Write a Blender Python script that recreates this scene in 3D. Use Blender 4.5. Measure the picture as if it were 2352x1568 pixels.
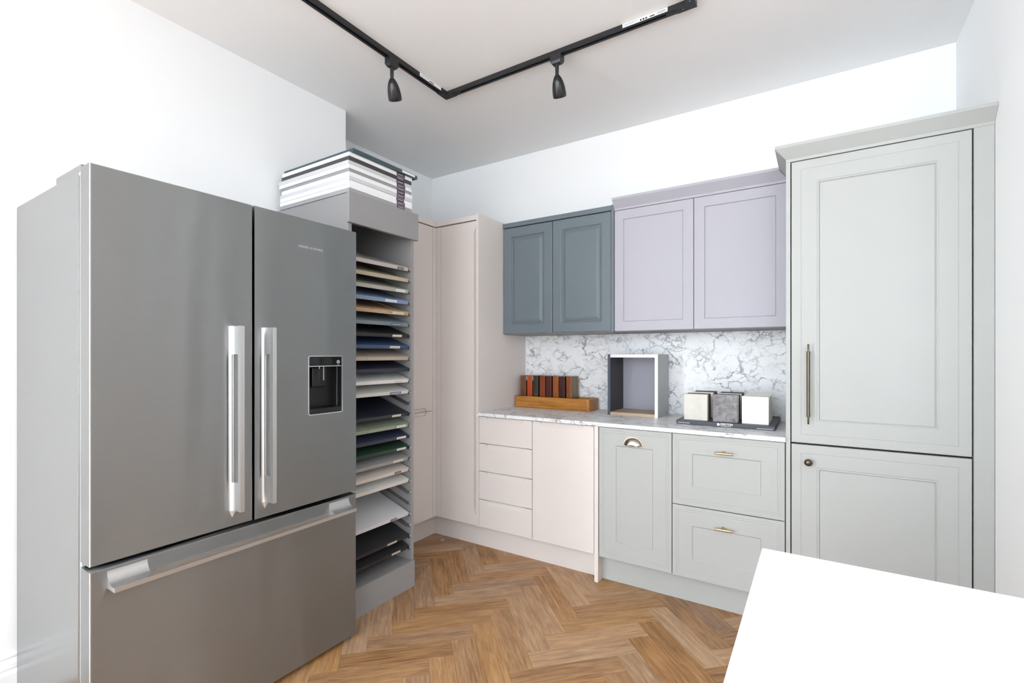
import bpy, bmesh, math, random
from mathutils import Vector, Matrix

random.seed(7)
sc = bpy.context.scene
for o in list(bpy.data.objects):
    bpy.data.objects.remove(o, do_unlink=True)
C = sc.collection
R = math.radians

# ------------------------------------------------------------------ camera
CAM_H = 1.25
cd = bpy.data.cameras.new('camera')
cam = bpy.data.objects.new('camera', cd)
C.objects.link(cam)
cam.location = (0, 0, CAM_H)
cam.rotation_euler = (R(90), 0, R(32.547))
cd.sensor_fit = 'HORIZONTAL'
cd.sensor_width = 36.0
cd.lens = 36.0 * 1101.85 / 2352.0
cd.shift_y = (813.54 - 784.0) / 2352.0
cd.clip_start = 0.02
sc.camera = cam

# ------------------------------------------------------------------ world, light, exposure
w = bpy.data.worlds.new('sky')
sc.world = w
w.use_nodes = True
wb = w.node_tree.nodes['Background']
wb.inputs[0].default_value = (0.84, 0.93, 1.0, 1)
wb.inputs[1].default_value = 1.0

sc.view_settings.view_transform = 'Standard'
sc.view_settings.look = 'None'
sc.view_settings.gamma = 1.0
sc.view_settings.use_curve_mapping = False
sc.view_settings.exposure = 2.32

CEIL = 2.741
YB = 3.075          # back wall
XL = -2.442         # chimney-breast face on the left
XA = -2.770         # alcove wall
XR = 0.556          # right pier face
YREAR = -3.5
XFAR = 3.0
WINDOWS = [(-1.35, 0.45, 0.12, 2.58), (0.85, 2.65, 0.12, 2.58)]
WINDOW_POWER = [16, 13]
LEFT_WINDOW = (-3.1, -1.5, 0.12, 2.58)      # y0, y1, z0, z1: in the left wall, behind the camera
LEFT_POWER = 56

def daylight(loc, rz, sx, sz, pw):
    ld = bpy.data.lights.new('daylight', 'AREA')
    ld.shape = 'RECTANGLE'
    ld.size = sx
    ld.size_y = sz
    ld.energy = pw
    ld.color = (0.825, 0.922, 1.0)
    lo = bpy.data.objects.new('daylight', ld)
    C.objects.link(lo)
    lo.location = loc
    lo.rotation_euler = (R(90), 0, rz)
for (x0, x1, z0, z1), pw in zip(WINDOWS, WINDOW_POWER):
    daylight(((x0 + x1) / 2, YREAR - 0.22, (z0 + z1) / 2), 0.0, x1 - x0, z1 - z0, pw)
ly0, ly1, lz0, lz1 = LEFT_WINDOW
daylight((XL - 0.22, (ly0 + ly1) / 2, (lz0 + lz1) / 2), R(-90), ly1 - ly0, lz1 - lz0, LEFT_POWER)

# ------------------------------------------------------------------ materials
def srgb(c):
    return tuple(((v / 255.0) / 12.92 if v / 255.0 <= 0.04045 else ((v / 255.0 + 0.055) / 1.055) ** 2.4) for v in c)

MATS = {}
def new_mat(name):
    m = bpy.data.materials.new(name)
    m.use_nodes = True
    MATS[name] = m
    nt = m.node_tree
    return m, nt, nt.nodes['Principled BSDF']

def plain(name, rgb, rough=0.5, metal=0.0, spec=0.5, coat=0.0, mottle=0.0, mscale=6.0, bump=0.0, bscale=300.0):
    """procedural paint: colour with slight tone variation and fine surface relief"""
    m, nt, b = new_mat(name)
    col = srgb(rgb)
    b.inputs['Base Color'].default_value = (*col, 1)
    b.inputs['Roughness'].default_value = rough
    b.inputs['Metallic'].default_value = metal
    b.inputs['Specular IOR Level'].default_value = spec
    b.inputs['Coat Weight'].default_value = coat
    if mottle or bump:
        tc = nt.nodes.new('ShaderNodeTexCoord')
    if mottle:
        n = nt.nodes.new('ShaderNodeTexNoise')
        n.inputs['Scale'].default_value = mscale
        n.inputs['Detail'].default_value = 4
        nt.links.new(tc.outputs['Object'], n.inputs['Vector'])
        r = nt.nodes.new('ShaderNodeMapRange')
        r.inputs[1].default_value = 0.3
        r.inputs[2].default_value = 0.7
        r.inputs[3].default_value = 1 - mottle
        r.inputs[4].default_value = 1 + mottle
        nt.links.new(n.outputs['Fac'], r.inputs[0])
        x = nt.nodes.new('ShaderNodeVectorMath')
        x.operation = 'SCALE'
        x.inputs[0].default_value = col
        nt.links.new(r.outputs[0], x.inputs['Scale'])
        nt.links.new(x.outputs[0], b.inputs['Base Color'])
    if bump:
        n2 = nt.nodes.new('ShaderNodeTexNoise')
        n2.inputs['Scale'].default_value = bscale
        n2.inputs['Detail'].default_value = 2
        nt.links.new(tc.outputs['Object'], n2.inputs['Vector'])
        bp = nt.nodes.new('ShaderNodeBump')
        bp.inputs['Strength'].default_value = bump
        bp.inputs['Distance'].default_value = 0.002
        nt.links.new(n2.outputs['Fac'], bp.inputs['Height'])
        nt.links.new(bp.outputs[0], b.inputs['Normal'])
    return m

plain('wall_paint', (246, 246, 246), 0.9, spec=0.2, mottle=0.006, mscale=1.5, bump=0.05, bscale=120)
plain('ceiling_paint', (247, 247, 247), 0.9, spec=0.2, mottle=0.006, mscale=1.5)
plain('trim_gloss', (242, 242, 242), 0.3)
plain('beige', (224, 215, 210), 0.55, spec=0.3, mottle=0.006)
plain('blue', (106, 116, 123), 0.45, spec=0.4, mottle=0.01)
plain('lilac', (176, 174, 182), 0.55, spec=0.3, mottle=0.006)
plain('sage', (178, 179, 176), 0.55, spec=0.3, mottle=0.006)
plain('tower_grey', (152, 150, 150), 0.55, spec=0.3, mottle=0.006)
plain('dark_gap', (22, 22, 24), 0.8)
plain('carcass_grey', (150, 150, 150), 0.6)
plain('rubber_black', (6, 6, 7), 0.5)
plain('gasket', (205, 205, 203), 0.6)
plain('track_black', (34, 34, 37), 0.38, bump=0.02, bscale=400)
plain('lamp_black', (26, 26, 29), 0.22)
plain('slot_black', (4, 4, 5), 0.7)
plain('sticker_white', (240, 240, 240), 0.5)
plain('ink', (40, 40, 44), 0.5)
plain('faint_ink', (168, 164, 156), 0.5)
plain('glossy_black', (12, 12, 16), 0.06)
plain('recess_black', (16, 16, 16), 0.35)
plain('tray_graphite', (62, 63, 72), 0.45, mottle=0.02)
plain('faint_white', (205, 205, 205), 0.4)
plain('print_white', (245, 245, 245), 0.5)
plain('island_white', (250, 250, 250), 0.28, mottle=0.004)
plain('chrome', (225, 225, 228), 0.15, metal=1.0)
plain('bracket_metal', (196, 196, 198), 0.22, metal=0.9)
plain('nickel', (170, 160, 148), 0.18, metal=1.0)
plain('brass', (206, 188, 150), 0.25, metal=1.0)
plain('bronze', (100, 91, 77), 0.36, metal=1.0)
plain('label_purple', (78, 64, 78), 0.5)
plain('label_cream', (228, 220, 200), 0.5)
plain('label_blue', (70, 98, 140), 0.5)
plain('label_brown', (74, 62, 60), 0.5)
plain('cubby_navy', (66, 72, 84), 0.5)
plain('cubby_charcoal', (58, 57, 62), 0.6)
plain('cubby_lilac_grey', (150, 149, 160), 0.5)
plain('cubby_pale', (222, 220, 224), 0.4)
plain('cubby_white', (246, 246, 248), 0.4)
plain('cubby_side', (186, 188, 188), 0.5)
plain('subfloor', (46, 36, 28), 0.9)
plain('metal_fleck', (210, 210, 210), 0.3, metal=0.6)

def steel(name, rgb, rough, aniso, metal=1.0, streak=0.018, wave=0.0):
    m, nt, b = new_mat(name)
    b.inputs['Metallic'].default_value = metal
    b.inputs['Roughness'].default_value = rough
    b.inputs['Anisotropic'].default_value = aniso
    b.inputs['Anisotropic Rotation'].default_value = 0.25
    t = nt.nodes.new('ShaderNodeTangent')
    t.direction_type = 'RADIAL'
    t.axis = 'Z'
    nt.links.new(t.outputs[0], b.inputs['Tangent'])
    tc = nt.nodes.new('ShaderNodeTexCoord')
    mp = nt.nodes.new('ShaderNodeMapping')
    mp.inputs['Scale'].default_value = (4, 4, 900)
    nt.links.new(tc.outputs['Object'], mp.inputs['Vector'])
    n = nt.nodes.new('ShaderNodeTexNoise')
    n.inputs['Scale'].default_value = 1.0
    n.inputs['Detail'].default_value = 2
    nt.links.new(mp.outputs[0], n.inputs['Vector'])
    r = nt.nodes.new('ShaderNodeMapRange')
    r.inputs[1].default_value = 0.3
    r.inputs[2].default_value = 0.7
    r.inputs[3].default_value = 1 - streak
    r.inputs[4].default_value = 1 + streak
    nt.links.new(n.outputs['Fac'], r.inputs[0])
    x = nt.nodes.new('ShaderNodeVectorMath')
    x.operation = 'SCALE'
    x.inputs[0].default_value = srgb(rgb)
    nt.links.new(r.outputs[0], x.inputs['Scale'])
    nt.links.new(x.outputs[0], b.inputs['Base Color'])
    if wave:      # the slight unevenness of large sheet-metal fronts
        mp2 = nt.nodes.new('ShaderNodeMapping')
        mp2.inputs['Scale'].default_value = (6, 7.5, 0.8)
        nt.links.new(tc.outputs['Object'], mp2.inputs['Vector'])
        n2 = nt.nodes.new('ShaderNodeTexNoise')
        n2.inputs['Scale'].default_value = 1.0
        n2.inputs['Detail'].default_value = 1
        nt.links.new(mp2.outputs[0], n2.inputs['Vector'])
        bp = nt.nodes.new('ShaderNodeBump')
        bp.inputs['Strength'].default_value = wave
        bp.inputs['Distance'].default_value = 0.02
        nt.links.new(n2.outputs['Fac'], bp.inputs['Height'])
        nt.links.new(bp.outputs[0], b.inputs['Normal'])
    return m

steel('steel', (160, 163, 164), 0.34, 1.0, wave=0.35)
steel('steel_handle', (206, 206, 206), 0.42, 0.0, streak=0.01)
steel('steel_side', (134, 136, 137), 0.26, 0.0, metal=0.6, streak=0.01)

def marble(name):
    m, nt, b = new_mat(name)
    b.inputs['Roughness'].default_value = 0.35
    b.inputs['Specular IOR Level'].default_value = 0.3
    N, L = nt.nodes, nt.links
    tc = N.new('ShaderNodeTexCoord')
    def noise(scale, detail=4, rough=0.55, off=(0, 0, 0), sc3=(1, 1, 1)):
        mp = N.new('ShaderNodeMapping')
        mp.inputs['Location'].default_value = off
        mp.inputs['Scale'].default_value = sc3
        mp.inputs['Rotation'].default_value = (0.3, 0.55, 0.2)
        L.new(tc.outputs['Object'], mp.inputs['Vector'])
        n = N.new('ShaderNodeTexNoise')
        n.inputs['Scale'].default_value = scale
        n.inputs['Detail'].default_value = detail
        n.inputs['Roughness'].default_value = rough
        L.new(mp.outputs[0], n.inputs['Vector'])
        return n
    def vein(scale, width, dscale, damt, off):
        dn = noise(dscale, 5, 0.65, off)
        ad = N.new('ShaderNodeVectorMath')
        ad.operation = 'MULTIPLY_ADD'
        L.new(dn.outputs['Color'], ad.inputs[0])
        ad.inputs[1].default_value = (damt,) * 3
        L.new(tc.outputs['Object'], ad.inputs[2])
        mp = N.new('ShaderNodeMapping')
        mp.inputs['Location'].default_value = off
        mp.inputs['Rotation'].default_value = (0.2, 0.6, 0.3)
        mp.inputs['Scale'].default_value = (0.8, 1, 1.35)
        L.new(ad.outputs[0], mp.inputs['Vector'])
        v = N.new('ShaderNodeTexVoronoi')
        v.feature = 'DISTANCE_TO_EDGE'
        v.inputs['Scale'].default_value = scale
        L.new(mp.outputs[0], v.inputs['Vector'])
        r = N.new('ShaderNodeMapRange')
        r.interpolation_type = 'SMOOTHSTEP'
        r.inputs[1].default_value = 0.0
        r.inputs[2].default_value = width
        r.inputs[3].default_value = 1.0
        r.inputs[4].default_value = 0.0
        L.new(v.outputs['Distance'], r.inputs[0])
        return r
    def mask(n, lo, hi):
        r = N.new('ShaderNodeMapRange')
        r.interpolation_type = 'SMOOTHSTEP'
        r.inputs[1].default_value = lo
        r.inputs[2].default_value = hi
        L.new(n.outputs['Fac'], r.inputs[0])
        return r
    def mul(a, c):
        x = N.new('ShaderNodeMath')
        x.operation = 'MULTIPLY'
        L.new(a.outputs[0], x.inputs[0])
        if isinstance(c, float):
            x.inputs[1].default_value = c
        else:
            L.new(c.outputs[0], x.inputs[1])
        return x
    def mx(a, c):
        x = N.new('ShaderNodeMath')
        x.operation = 'MAXIMUM'
        L.new(a.outputs[0], x.inputs[0])
        L.new(c.outputs[0], x.inputs[1])
        return x
    v1 = mul(vein(7.5, 0.055, 8.0, 0.17, (3, 1, 2)), mask(noise(7.0, 4, 0.6, (5, 2, 8)), 0.40, 0.60))
    v2 = mul(vein(17.0, 0.11, 18.0, 0.08, (9, 4, 1)), mask(noise(8.0, 4, 0.6, (1, 7, 3)), 0.47, 0.66))
    v3 = mul(mask(noise(26.0, 6, 0.7, (2, 2, 6), (0.7, 1, 1.7)), 0.60, 0.74), 0.32)
    v4 = mul(vein(34.0, 0.22, 30.0, 0.05, (4, 9, 7)), mask(noise(11.0, 4, 0.6, (8, 1, 5)), 0.50, 0.70))
    cloud = mul(mask(noise(5.0, 5, 0.6, (6, 6, 1)), 0.45, 0.75), 0.10)
    allv = mx(mx(mul(v1, 0.82), mul(v2, 0.70)), mx(mx(v3, cloud), mul(v4, 0.55)))
    ramp = N.new('ShaderNodeMix')
    ramp.data_type = 'RGBA'
    ramp.inputs['A'].default_value = (*srgb((236, 236, 237)), 1)
    ramp.inputs['B'].default_value = (*srgb((98, 100, 106)), 1)
    L.new(allv.outputs[0], ramp.inputs['Factor'])
    L.new(ramp.outputs['Result'], b.inputs['Base Color'])
    return m
marble('marble')

def wood(name, dark, mid, light, rough=0.45, scale=1.0, axis=0, use_uv=False, rnd=True, contrast=1.0):
    """grain running along one axis; a random tone for each piece"""
    m, nt, b = new_mat(name)
    N, L = nt.nodes, nt.links
    b.inputs['Roughness'].default_value = rough
    tc = N.new('ShaderNodeTexCoord')
    src = tc.outputs['UV'] if use_uv else tc.outputs['Object']
    oi = N.new('ShaderNodeObjectInfo')
    ge = N.new('ShaderNodeNewGeometry')
    ad = N.new('ShaderNodeMath')
    ad.operation = 'ADD'
    L.new(oi.outputs['Random'], ad.inputs[0])
    if use_uv:
        L.new(ge.outputs['Random Per Island'], ad.inputs[1])
    else:
        ad.inputs[1].default_value = 0.0
    fr = N.new('ShaderNodeMath')
    fr.operation = 'FRACT'
    L.new(ad.outputs[0], fr.inputs[0])
    of = N.new('ShaderNodeVectorMath')
    of.operation = 'MULTIPLY_ADD'
    cmb = N.new('ShaderNodeCombineXYZ')
    for i in range(3):
        L.new(fr.outputs[0], cmb.inputs[i])
    L.new(cmb.outputs[0], of.inputs[0])
    of.inputs[1].default_value = (37.0, 53.0, 71.0)
    L.new(src, of.inputs[2])
    def grain(sc3, detail, distort):
        mp = N.new('ShaderNodeMapping')
        mp.inputs['Scale'].default_value = sc3
        L.new(of.outputs[0], mp.inputs['Vector'])
        n = N.new('ShaderNodeTexNoise')
        n.inputs['Scale'].default_value = 1.0
        n.inputs['Detail'].default_value = detail
        n.inputs['Distortion'].default_value = distort
        L.new(mp.outputs[0], n.inputs['Vector'])
        return n
    def sc3(al, ac):
        v = [ac, ac, ac]
        v[axis] = al
        return tuple(x * scale for x in v)
    g1 = grain(sc3(5.0, 85), 6, 1.0)
    g2 = grain(sc3(30, 520), 4, 0.3)
    g3 = grain(sc3(4.5, 13), 5, 1.6)
    mxs = N.new('ShaderNodeMath'); mxs.operation = 'MULTIPLY_ADD'
    L.new(g2.outputs['Fac'], mxs.inputs[0]); mxs.inputs[1].default_value = 0.45
    L.new(g1.outputs['Fac'], mxs.inputs[2])
    mx2 = N.new('ShaderNodeMath'); mx2.operation = 'MULTIPLY_ADD'
    L.new(g3.outputs['Fac'], mx2.inputs[0]); mx2.inputs[1].default_value = 0.55
    L.new(mxs.outputs[0], mx2.inputs[2])
    tone = N.new('ShaderNodeMath'); tone.operation = 'MULTIPLY_ADD'
    L.new(fr.outputs[0], tone.inputs[0])
    tone.inputs[1].default_value = 0.27 if rnd else 0.0
    L.new(mx2.outputs[0], tone.inputs[2])
    mr = N.new('ShaderNodeMapRange')
    mid_v = 0.975 + (0.135 if rnd else 0.0)
    mr.inputs[1].default_value = mid_v - 0.42 / contrast
    mr.inputs[2].default_value = mid_v + 0.42 / contrast
    L.new(tone.outputs[0], mr.inputs[0])
    cr = N.new('ShaderNodeValToRGB')
    cr.color_ramp.elements[0].position = 0.08
    cr.color_ramp.elements[0].color = (*srgb(dark), 1)
    cr.color_ramp.elements[1].position = 0.95
    cr.color_ramp.elements[1].color = (*srgb(light), 1)
    e = cr.color_ramp.elements.new(0.5)
    e.color = (*srgb(mid), 1)
    L.new(mr.outputs[0], cr.inputs[0])
    # hue drift between pieces
    hs = N.new('ShaderNodeHueSaturation')
    h2 = N.new('ShaderNodeMath'); h2.operation = 'MULTIPLY_ADD'
    L.new(fr.outputs[0], h2.inputs[0]); h2.inputs[1].default_value = 7.13; h2.inputs[2].default_value = 0.0
    h3 = N.new('ShaderNodeMath'); h3.operation = 'FRACT'
    L.new(h2.outputs[0], h3.inputs[0])
    h4 = N.new('ShaderNodeMapRange')
    h4.inputs[3].default_value = 0.84 if rnd else 1.0
    h4.inputs[4].default_value = 1.08 if rnd else 1.0
    L.new(h3.outputs[0], h4.inputs[0])
    L.new(h4.outputs[0], hs.inputs['Saturation'])
    L.new(cr.outputs[0], hs.inputs['Color'])
    L.new(hs.outputs[0], b.inputs['Base Color'])
    bp = N.new('ShaderNodeBump')
    bp.inputs['Strength'].default_value = 0.12
    bp.inputs['Distance'].default_value = 0.001
    L.new(g2.outputs['Fac'], bp.inputs['Height'])
    L.new(bp.outputs[0], b.inputs['Normal'])
    return m

wood('oak_floor', (118, 82, 52), (172, 128, 85), (206, 164, 118), rough=0.45, use_uv=True, contrast=0.95)
wood('tray_oak', (120, 72, 24), (172, 112, 42), (204, 146, 70), rough=0.4, rnd=False, scale=0.8)
wood('oak_pale', (150, 118, 84), (190, 160, 124), (216, 190, 156), rough=0.5, rnd=False, axis=1)
wood('cubby_oak', (140, 118, 96), (178, 158, 134), (206, 188, 164), rough=0.5, rnd=False)
BLOCKS = [((70, 32, 18), (118, 66, 36), (150, 92, 52)), ((140, 52, 18), (180, 72, 28), (204, 96, 44)),
          ((38, 34, 26), (58, 54, 44), (80, 74, 60)), ((110, 44, 20), (146, 66, 32), (170, 88, 48)),
          ((52, 18, 12), (84, 34, 24), (104, 48, 36)), ((128, 62, 22), (164, 88, 36), (188, 110, 54)),
          ((40, 16, 12), (66, 32, 26), (86, 46, 38)), ((116, 54, 20), (150, 80, 36), (172, 100, 52))]
for i, (a, b_, c) in enumerate(BLOCKS):
    a, b_, c = [tuple(v * 0.88 for v in q) for q in (a, b_, c)]
    wood('stained_%d' % i, a, b_, c, rough=0.35, rnd=False, axis=2)
wood('stained_olive', (86, 66, 42), (116, 92, 62), (140, 114, 80), rough=0.4, rnd=False, axis=2)

def stone(name, base, vein, amount, scale=14.0, rough=0.3):
    m, nt, b = new_mat(name)
    N, L = nt.nodes, nt.links
    b.inputs['Roughness'].default_value = rough
    tc = N.new('ShaderNodeTexCoord')
    n = N.new('ShaderNodeTexNoise')
    n.inputs['Scale'].default_value = scale
    n.inputs['Detail'].default_value = 6
    n.inputs['Roughness'].default_value = 0.65
    n.inputs['Distortion'].default_value = 0.6
    L.new(tc.outputs['Object'], n.inputs['Vector'])
    r = N.new('ShaderNodeMapRange')
    r.inputs[1].default_value = 0.35
    r.inputs[2].default_value = 0.65
    r.inputs[4].default_value = amount
    L.new(n.outputs['Fac'], r.inputs[0])
    mxn = N.new('ShaderNodeMix')
    mxn.data_type = 'RGBA'
    mxn.inputs['A'].default_value = (*srgb(base), 1)
    mxn.inputs['B'].default_value = (*srgb(vein), 1)
    L.new(r.outputs[0], mxn.inputs['Factor'])
    L.new(mxn.outputs['Result'], b.inputs['Base Color'])
    return m
stone('tile_cream', (212, 208, 199), (186, 178, 166), 0.6, 9, 0.55)
stone('tile_slate', (150, 147, 151), (100, 94, 88), 1.0, 34, 0.55)
stone('tile_polished', (240, 240, 240), (226, 226, 226), 0.6, 8, 0.03)
plain('tile_dark', (52, 50, 54), 0.5, mottle=0.05, mscale=60)
plain('tile_white', (236, 234, 232), 0.35)
plain('tile_tan', (190, 172, 150), 0.5, mottle=0.05, mscale=60)
plain('tile_beige', (222, 212, 198), 0.5)

def glass(name):
    m = bpy.data.materials.new(name)
    m.use_nodes = True
    MATS[name] = m
    nt = m.node_tree
    nt.nodes.remove(nt.nodes['Principled BSDF'])
    t = nt.nodes.new('ShaderNodeBsdfTransparent')
    g = nt.nodes.new('ShaderNodeBsdfGlossy')
    g.inputs['Roughness'].default_value = 0.02
    mix = nt.nodes.new('ShaderNodeMixShader')
    mix.inputs[0].default_value = 0.06
    nt.links.new(t.outputs[0], mix.inputs[1])
    nt.links.new(g.outputs[0], mix.inputs[2])
    nt.links.new(mix.outputs[0], nt.nodes['Material Output'].inputs[0])
    return m
glass('window_glass')

# ------------------------------------------------------------------ mesh helpers
OFF = {}

def tag(o, label=None, cat=None, group=None, kind=None):
    if label: o['label'] = label
    if cat: o['category'] = cat
    if group: o['group'] = group
    if kind: o['kind'] = kind
    return o

def thing(name, label, cat, loc=(0, 0, 0), group=None, kind=None):
    o = bpy.data.objects.new(name, None)
    o.empty_display_size = 0.05
    C.objects.link(o)
    o.location = loc
    OFF[o.name] = Vector(loc)
    return tag(o, label, cat, group, kind)

def box(bm, x0, x1, y0, y1, z0, z1):
    vs = [bm.verts.new(p) for p in ((x0, y0, z0), (x1, y0, z0), (x1, y1, z0), (x0, y1, z0),
                                    (x0, y0, z1), (x1, y0, z1), (x1, y1, z1), (x0, y1, z1))]
    for f in ((0, 3, 2, 1), (4, 5, 6, 7), (0, 1, 5, 4), (1, 2, 6, 5), (2, 3, 7, 6), (3, 0, 4, 7)):
        bm.faces.new([vs[i] for i in f])
    return vs

def B(*boxes):
    bm = bmesh.new()
    for b_ in boxes:
        box(bm, *b_)
    return bm

def mk(name, bm, mat, parent=None, bevel=0.0, segs=2, smooth=False, label=None, loc=None):
    """link one mesh object; coordinates are given in world space"""
    bmesh.ops.recalc_face_normals(bm, faces=bm.faces)
    if parent is not None:
        off = OFF[parent.name]
    elif loc is not None:
        off = Vector(loc)
    else:
        xs = [v.co.x for v in bm.verts]; ys = [v.co.y for v in bm.verts]; zs = [v.co.z for v in bm.verts]
        off = Vector(((min(xs) + max(xs)) / 2, (min(ys) + max(ys)) / 2, min(zs)))
    bmesh.ops.translate(bm, verts=bm.verts, vec=-off)
    me = bpy.data.meshes.new(name)
    bm.to_mesh(me)
    bm.free()
    me.materials.append(MATS[mat])
    o = bpy.data.objects.new(name, me)
    C.objects.link(o)
    OFF[o.name] = off
    if parent is not None:
        o.parent = parent
    else:
        o.location = off
    if smooth:
        for p in me.polygons:
            p.use_smooth = True
    if bevel:
        md = o.modifiers.new('edge', 'BEVEL')
        md.width = bevel
        md.segments = segs
        md.limit_method = 'ANGLE'
        md.angle_limit = R(40)
    if label:
        o['label'] = label
    return o

def prism(bm, pts, mapf, d0, d1):
    """polygon pts (u,v) extruded from depth d0 to d1 through mapf(u,v,d)"""
    a = [bm.verts.new(mapf(u, v, d0)) for u, v in pts]
    b_ = [bm.verts.new(mapf(u, v, d1)) for u, v in pts]
    n = len(pts)
    bm.faces.new(a)
    bm.faces.new(b_[::-1])
    for i in range(n):
        j = (i + 1) % n
        bm.faces.new((a[i], b_[i], b_[j], a[j]))

def frontY(y):          # front facing -Y : u = X, v = Z, depth goes back
    return lambda u, v, d: (u, y + d, v)

def frontX(x):          # front facing +X : u = Y, v = Z
    return lambda u, v, d: (x - d, u, v)

def profile_panel(bm, mapf, u0, u1, v0, v1, prof, t):
    """framed door: nested rectangles (inset, depth)"""
    loops = []
    for ins, d in [(0, t)] + prof:
        loops.append([bm.verts.new(mapf(*p, d)) for p in ((u0 + ins, v0 + ins), (u1 - ins, v0 + ins), (u1 - ins, v1 - ins), (u0 + ins, v1 - ins))])
    bm.faces.new(loops[0])
    for a, b_ in zip(loops[:-1], loops[1:]):
        for i in range(4):
            j = (i + 1) % 4
            bm.faces.new((a[i], a[j], b_[j], b_[i]))
    bm.faces.new(loops[-1])

def lathe(bm, prof, M=Matrix(), seg=24):
    rings = []
    for r, z in prof:
        if r < 1e-6:
            rings.append([bm.verts.new(M @ Vector((0, 0, z)))])
        else:
            rings.append([bm.verts.new(M @ Vector((r * math.cos(2 * math.pi * i / seg), r * math.sin(2 * math.pi * i / seg), z))) for i in range(seg)])
    for a, b_ in zip(rings[:-1], rings[1:]):
        for i in range(seg):
            j = (i + 1) % seg
            if len(a) == 1 and len(b_) == 1:
                continue
            if len(a) == 1:
                bm.faces.new((a[0], b_[i], b_[j]))
            elif len(b_) == 1:
                bm.faces.new((a[i], a[j], b_[0]))
            else:
                bm.faces.new((a[i], a[j], b_[j], b_[i]))
    for e in (rings[0], rings[-1]):
        if len(e) > 2:
            bm.faces.new(e)

def text_mesh(name, body, size, mat, parent, loc, rot, spacing=1.0, extrude=0.0004, bold=0.0):
    cu = bpy.data.curves.new(name, 'FONT')
    cu.body = body
    cu.size = size
    cu.space_character = spacing
    cu.extrude = extrude
    cu.offset = bold
    cu.align_x = 'CENTER'
    cu.align_y = 'CENTER'
    tmp = bpy.data.objects.new(name, cu)
    C.objects.link(tmp)
    bpy.context.view_layer.update()
    me = bpy.data.meshes.new_from_object(tmp.evaluated_get(bpy.context.evaluated_depsgraph_get()))
    bpy.data.objects.remove(tmp, do_unlink=True)
    me.name = name
    me.materials.clear()
    me.materials.append(MATS[mat])
    o = bpy.data.objects.new(name, me)
    C.objects.link(o)
    o.parent = parent
    o.location = Vector(loc) - OFF[parent.name]
    o.rotation_euler = rot
    return o

def copy_tree(o, parent=None):
    c = o.copy()
    C.objects.link(c)
    c.parent = parent
    for ch in o.children:
        copy_tree(ch, c)
    return c

def crease(o, ang=32):
    o.modifiers.new('crease', 'EDGE_SPLIT').split_angle = R(ang)
    return o

def struct(o):
    o['kind'] = 'structure'
    return o

# ------------------------------------------------------------------ room shell
floor = struct(mk('floor', B((XA - 0.3, XFAR + 0.2, YREAR - 0.2, YB + 0.2, -0.06, -0.0095)), 'subfloor', loc=(0, 0, 0)))
struct(mk('ceiling', B((XA - 0.3, XFAR + 0.2, YREAR - 0.2, YB + 0.2, CEIL, CEIL + 0.1)), 'ceiling_paint'))
struct(mk('wall_back', B((XA - 0.2, XFAR + 0.1, YB, YB + 0.12, 0, CEIL)), 'wall_paint'))
struct(mk('wall_left', B((XA - 0.1, XL, YREAR - 0.1, ly0, 0, CEIL), (XA - 0.1, XL, ly1, 1.931, 0, CEIL), (XA - 0.1, XL, ly0, ly1, 0, lz0), (XA - 0.1, XL, ly0, ly1, lz1, CEIL)), 'wall_paint'))
struct(mk('wall_alcove', B((XA - 0.1, XA, 1.931, YB, 0, CEIL)), 'wall_paint'))
struct(mk('wall_right', B((XR, XR + 0.14, 1.72, YB, 0, CEIL)), 'wall_paint'))
struct(mk('wall_side', B((XFAR, XFAR + 0.1, YREAR - 0.1, YB, 0, CEIL)), 'wall_paint'))
# rear wall with two sash windows (behind the camera, the daylight of the room)
segs = []
xs = [XL - 0.1]
for (x0, x1, z0, z1) in WINDOWS:
    segs.append((xs[-1], x0, YREAR - 0.15, YREAR, 0, CEIL))
    segs.append((x0, x1, YREAR - 0.15, YREAR, 0, z0))
    segs.append((x0, x1, YREAR - 0.15, YREAR, z1, CEIL))
    xs.append(x1)
segs.append((xs[-1], XFAR + 0.1, YREAR - 0.15, YREAR, 0, CEIL))
struct(mk('wall_rear', B(*segs), 'wall_paint'))
def build_window(k, u0, u1, z0, z1, f, base):
    """sash window; f(u, d) maps position along the wall and depth outwards to x, y"""
    t = thing('window_%d' % k, None, None, base, kind='structure')
    fr = 0.06
    zm, um = (z0 + z1) / 2, (u0 + u1) / 2
    def bb(a0, a1, d0, d1, c0, c1):
        p, q = f(a0, d0), f(a1, d1)
        return (min(p[0], q[0]), max(p[0], q[0]), min(p[1], q[1]), max(p[1], q[1]), c0, c1)
    mk('window_frame', B(bb(u0, u0 + fr, .05, .11, z0, z1), bb(u1 - fr, u1, .05, .11, z0, z1), bb(u0 + fr, u1 - fr, .05, .11, z0, z0 + fr),
                         bb(u0 + fr, u1 - fr, .05, .11, z1 - fr, z1), bb(u0 + fr, u1 - fr, .05, .11, zm - 0.035, zm + 0.035)), 'trim_gloss', t)
    mk('glazing_bar', B(bb(um - 0.014, um + 0.014, .06, .10, z0 + fr, z1 - fr)), 'trim_gloss', t)
    for (a, b_) in ((z0 + fr, zm - 0.035), (zm + 0.035, z1 - fr)):
        for (c, d) in ((u0 + fr, um - 0.014), (um + 0.014, u1 - fr)):
            mk('pane', B(bb(c, d, .078, .082, a, b_)), 'window_glass', t)
    mk('window_sill', B(bb(u0 - 0.04, u1 + 0.04, -.06, .05, z0 - 0.03, z0)), 'trim_gloss', t, bevel=0.004)
for k, (x0, x1, z0, z1) in enumerate(WINDOWS):
    build_window(k + 1, x0, x1, z0, z1, lambda u, d: (u, YREAR - d), ((x0 + x1) / 2, YREAR - 0.08, z0))
build_window(3, ly0, ly1, lz0, lz1, lambda u, d: (XL - d, u), (XL - 0.08, (ly0 + ly1) / 2, lz0))
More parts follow.
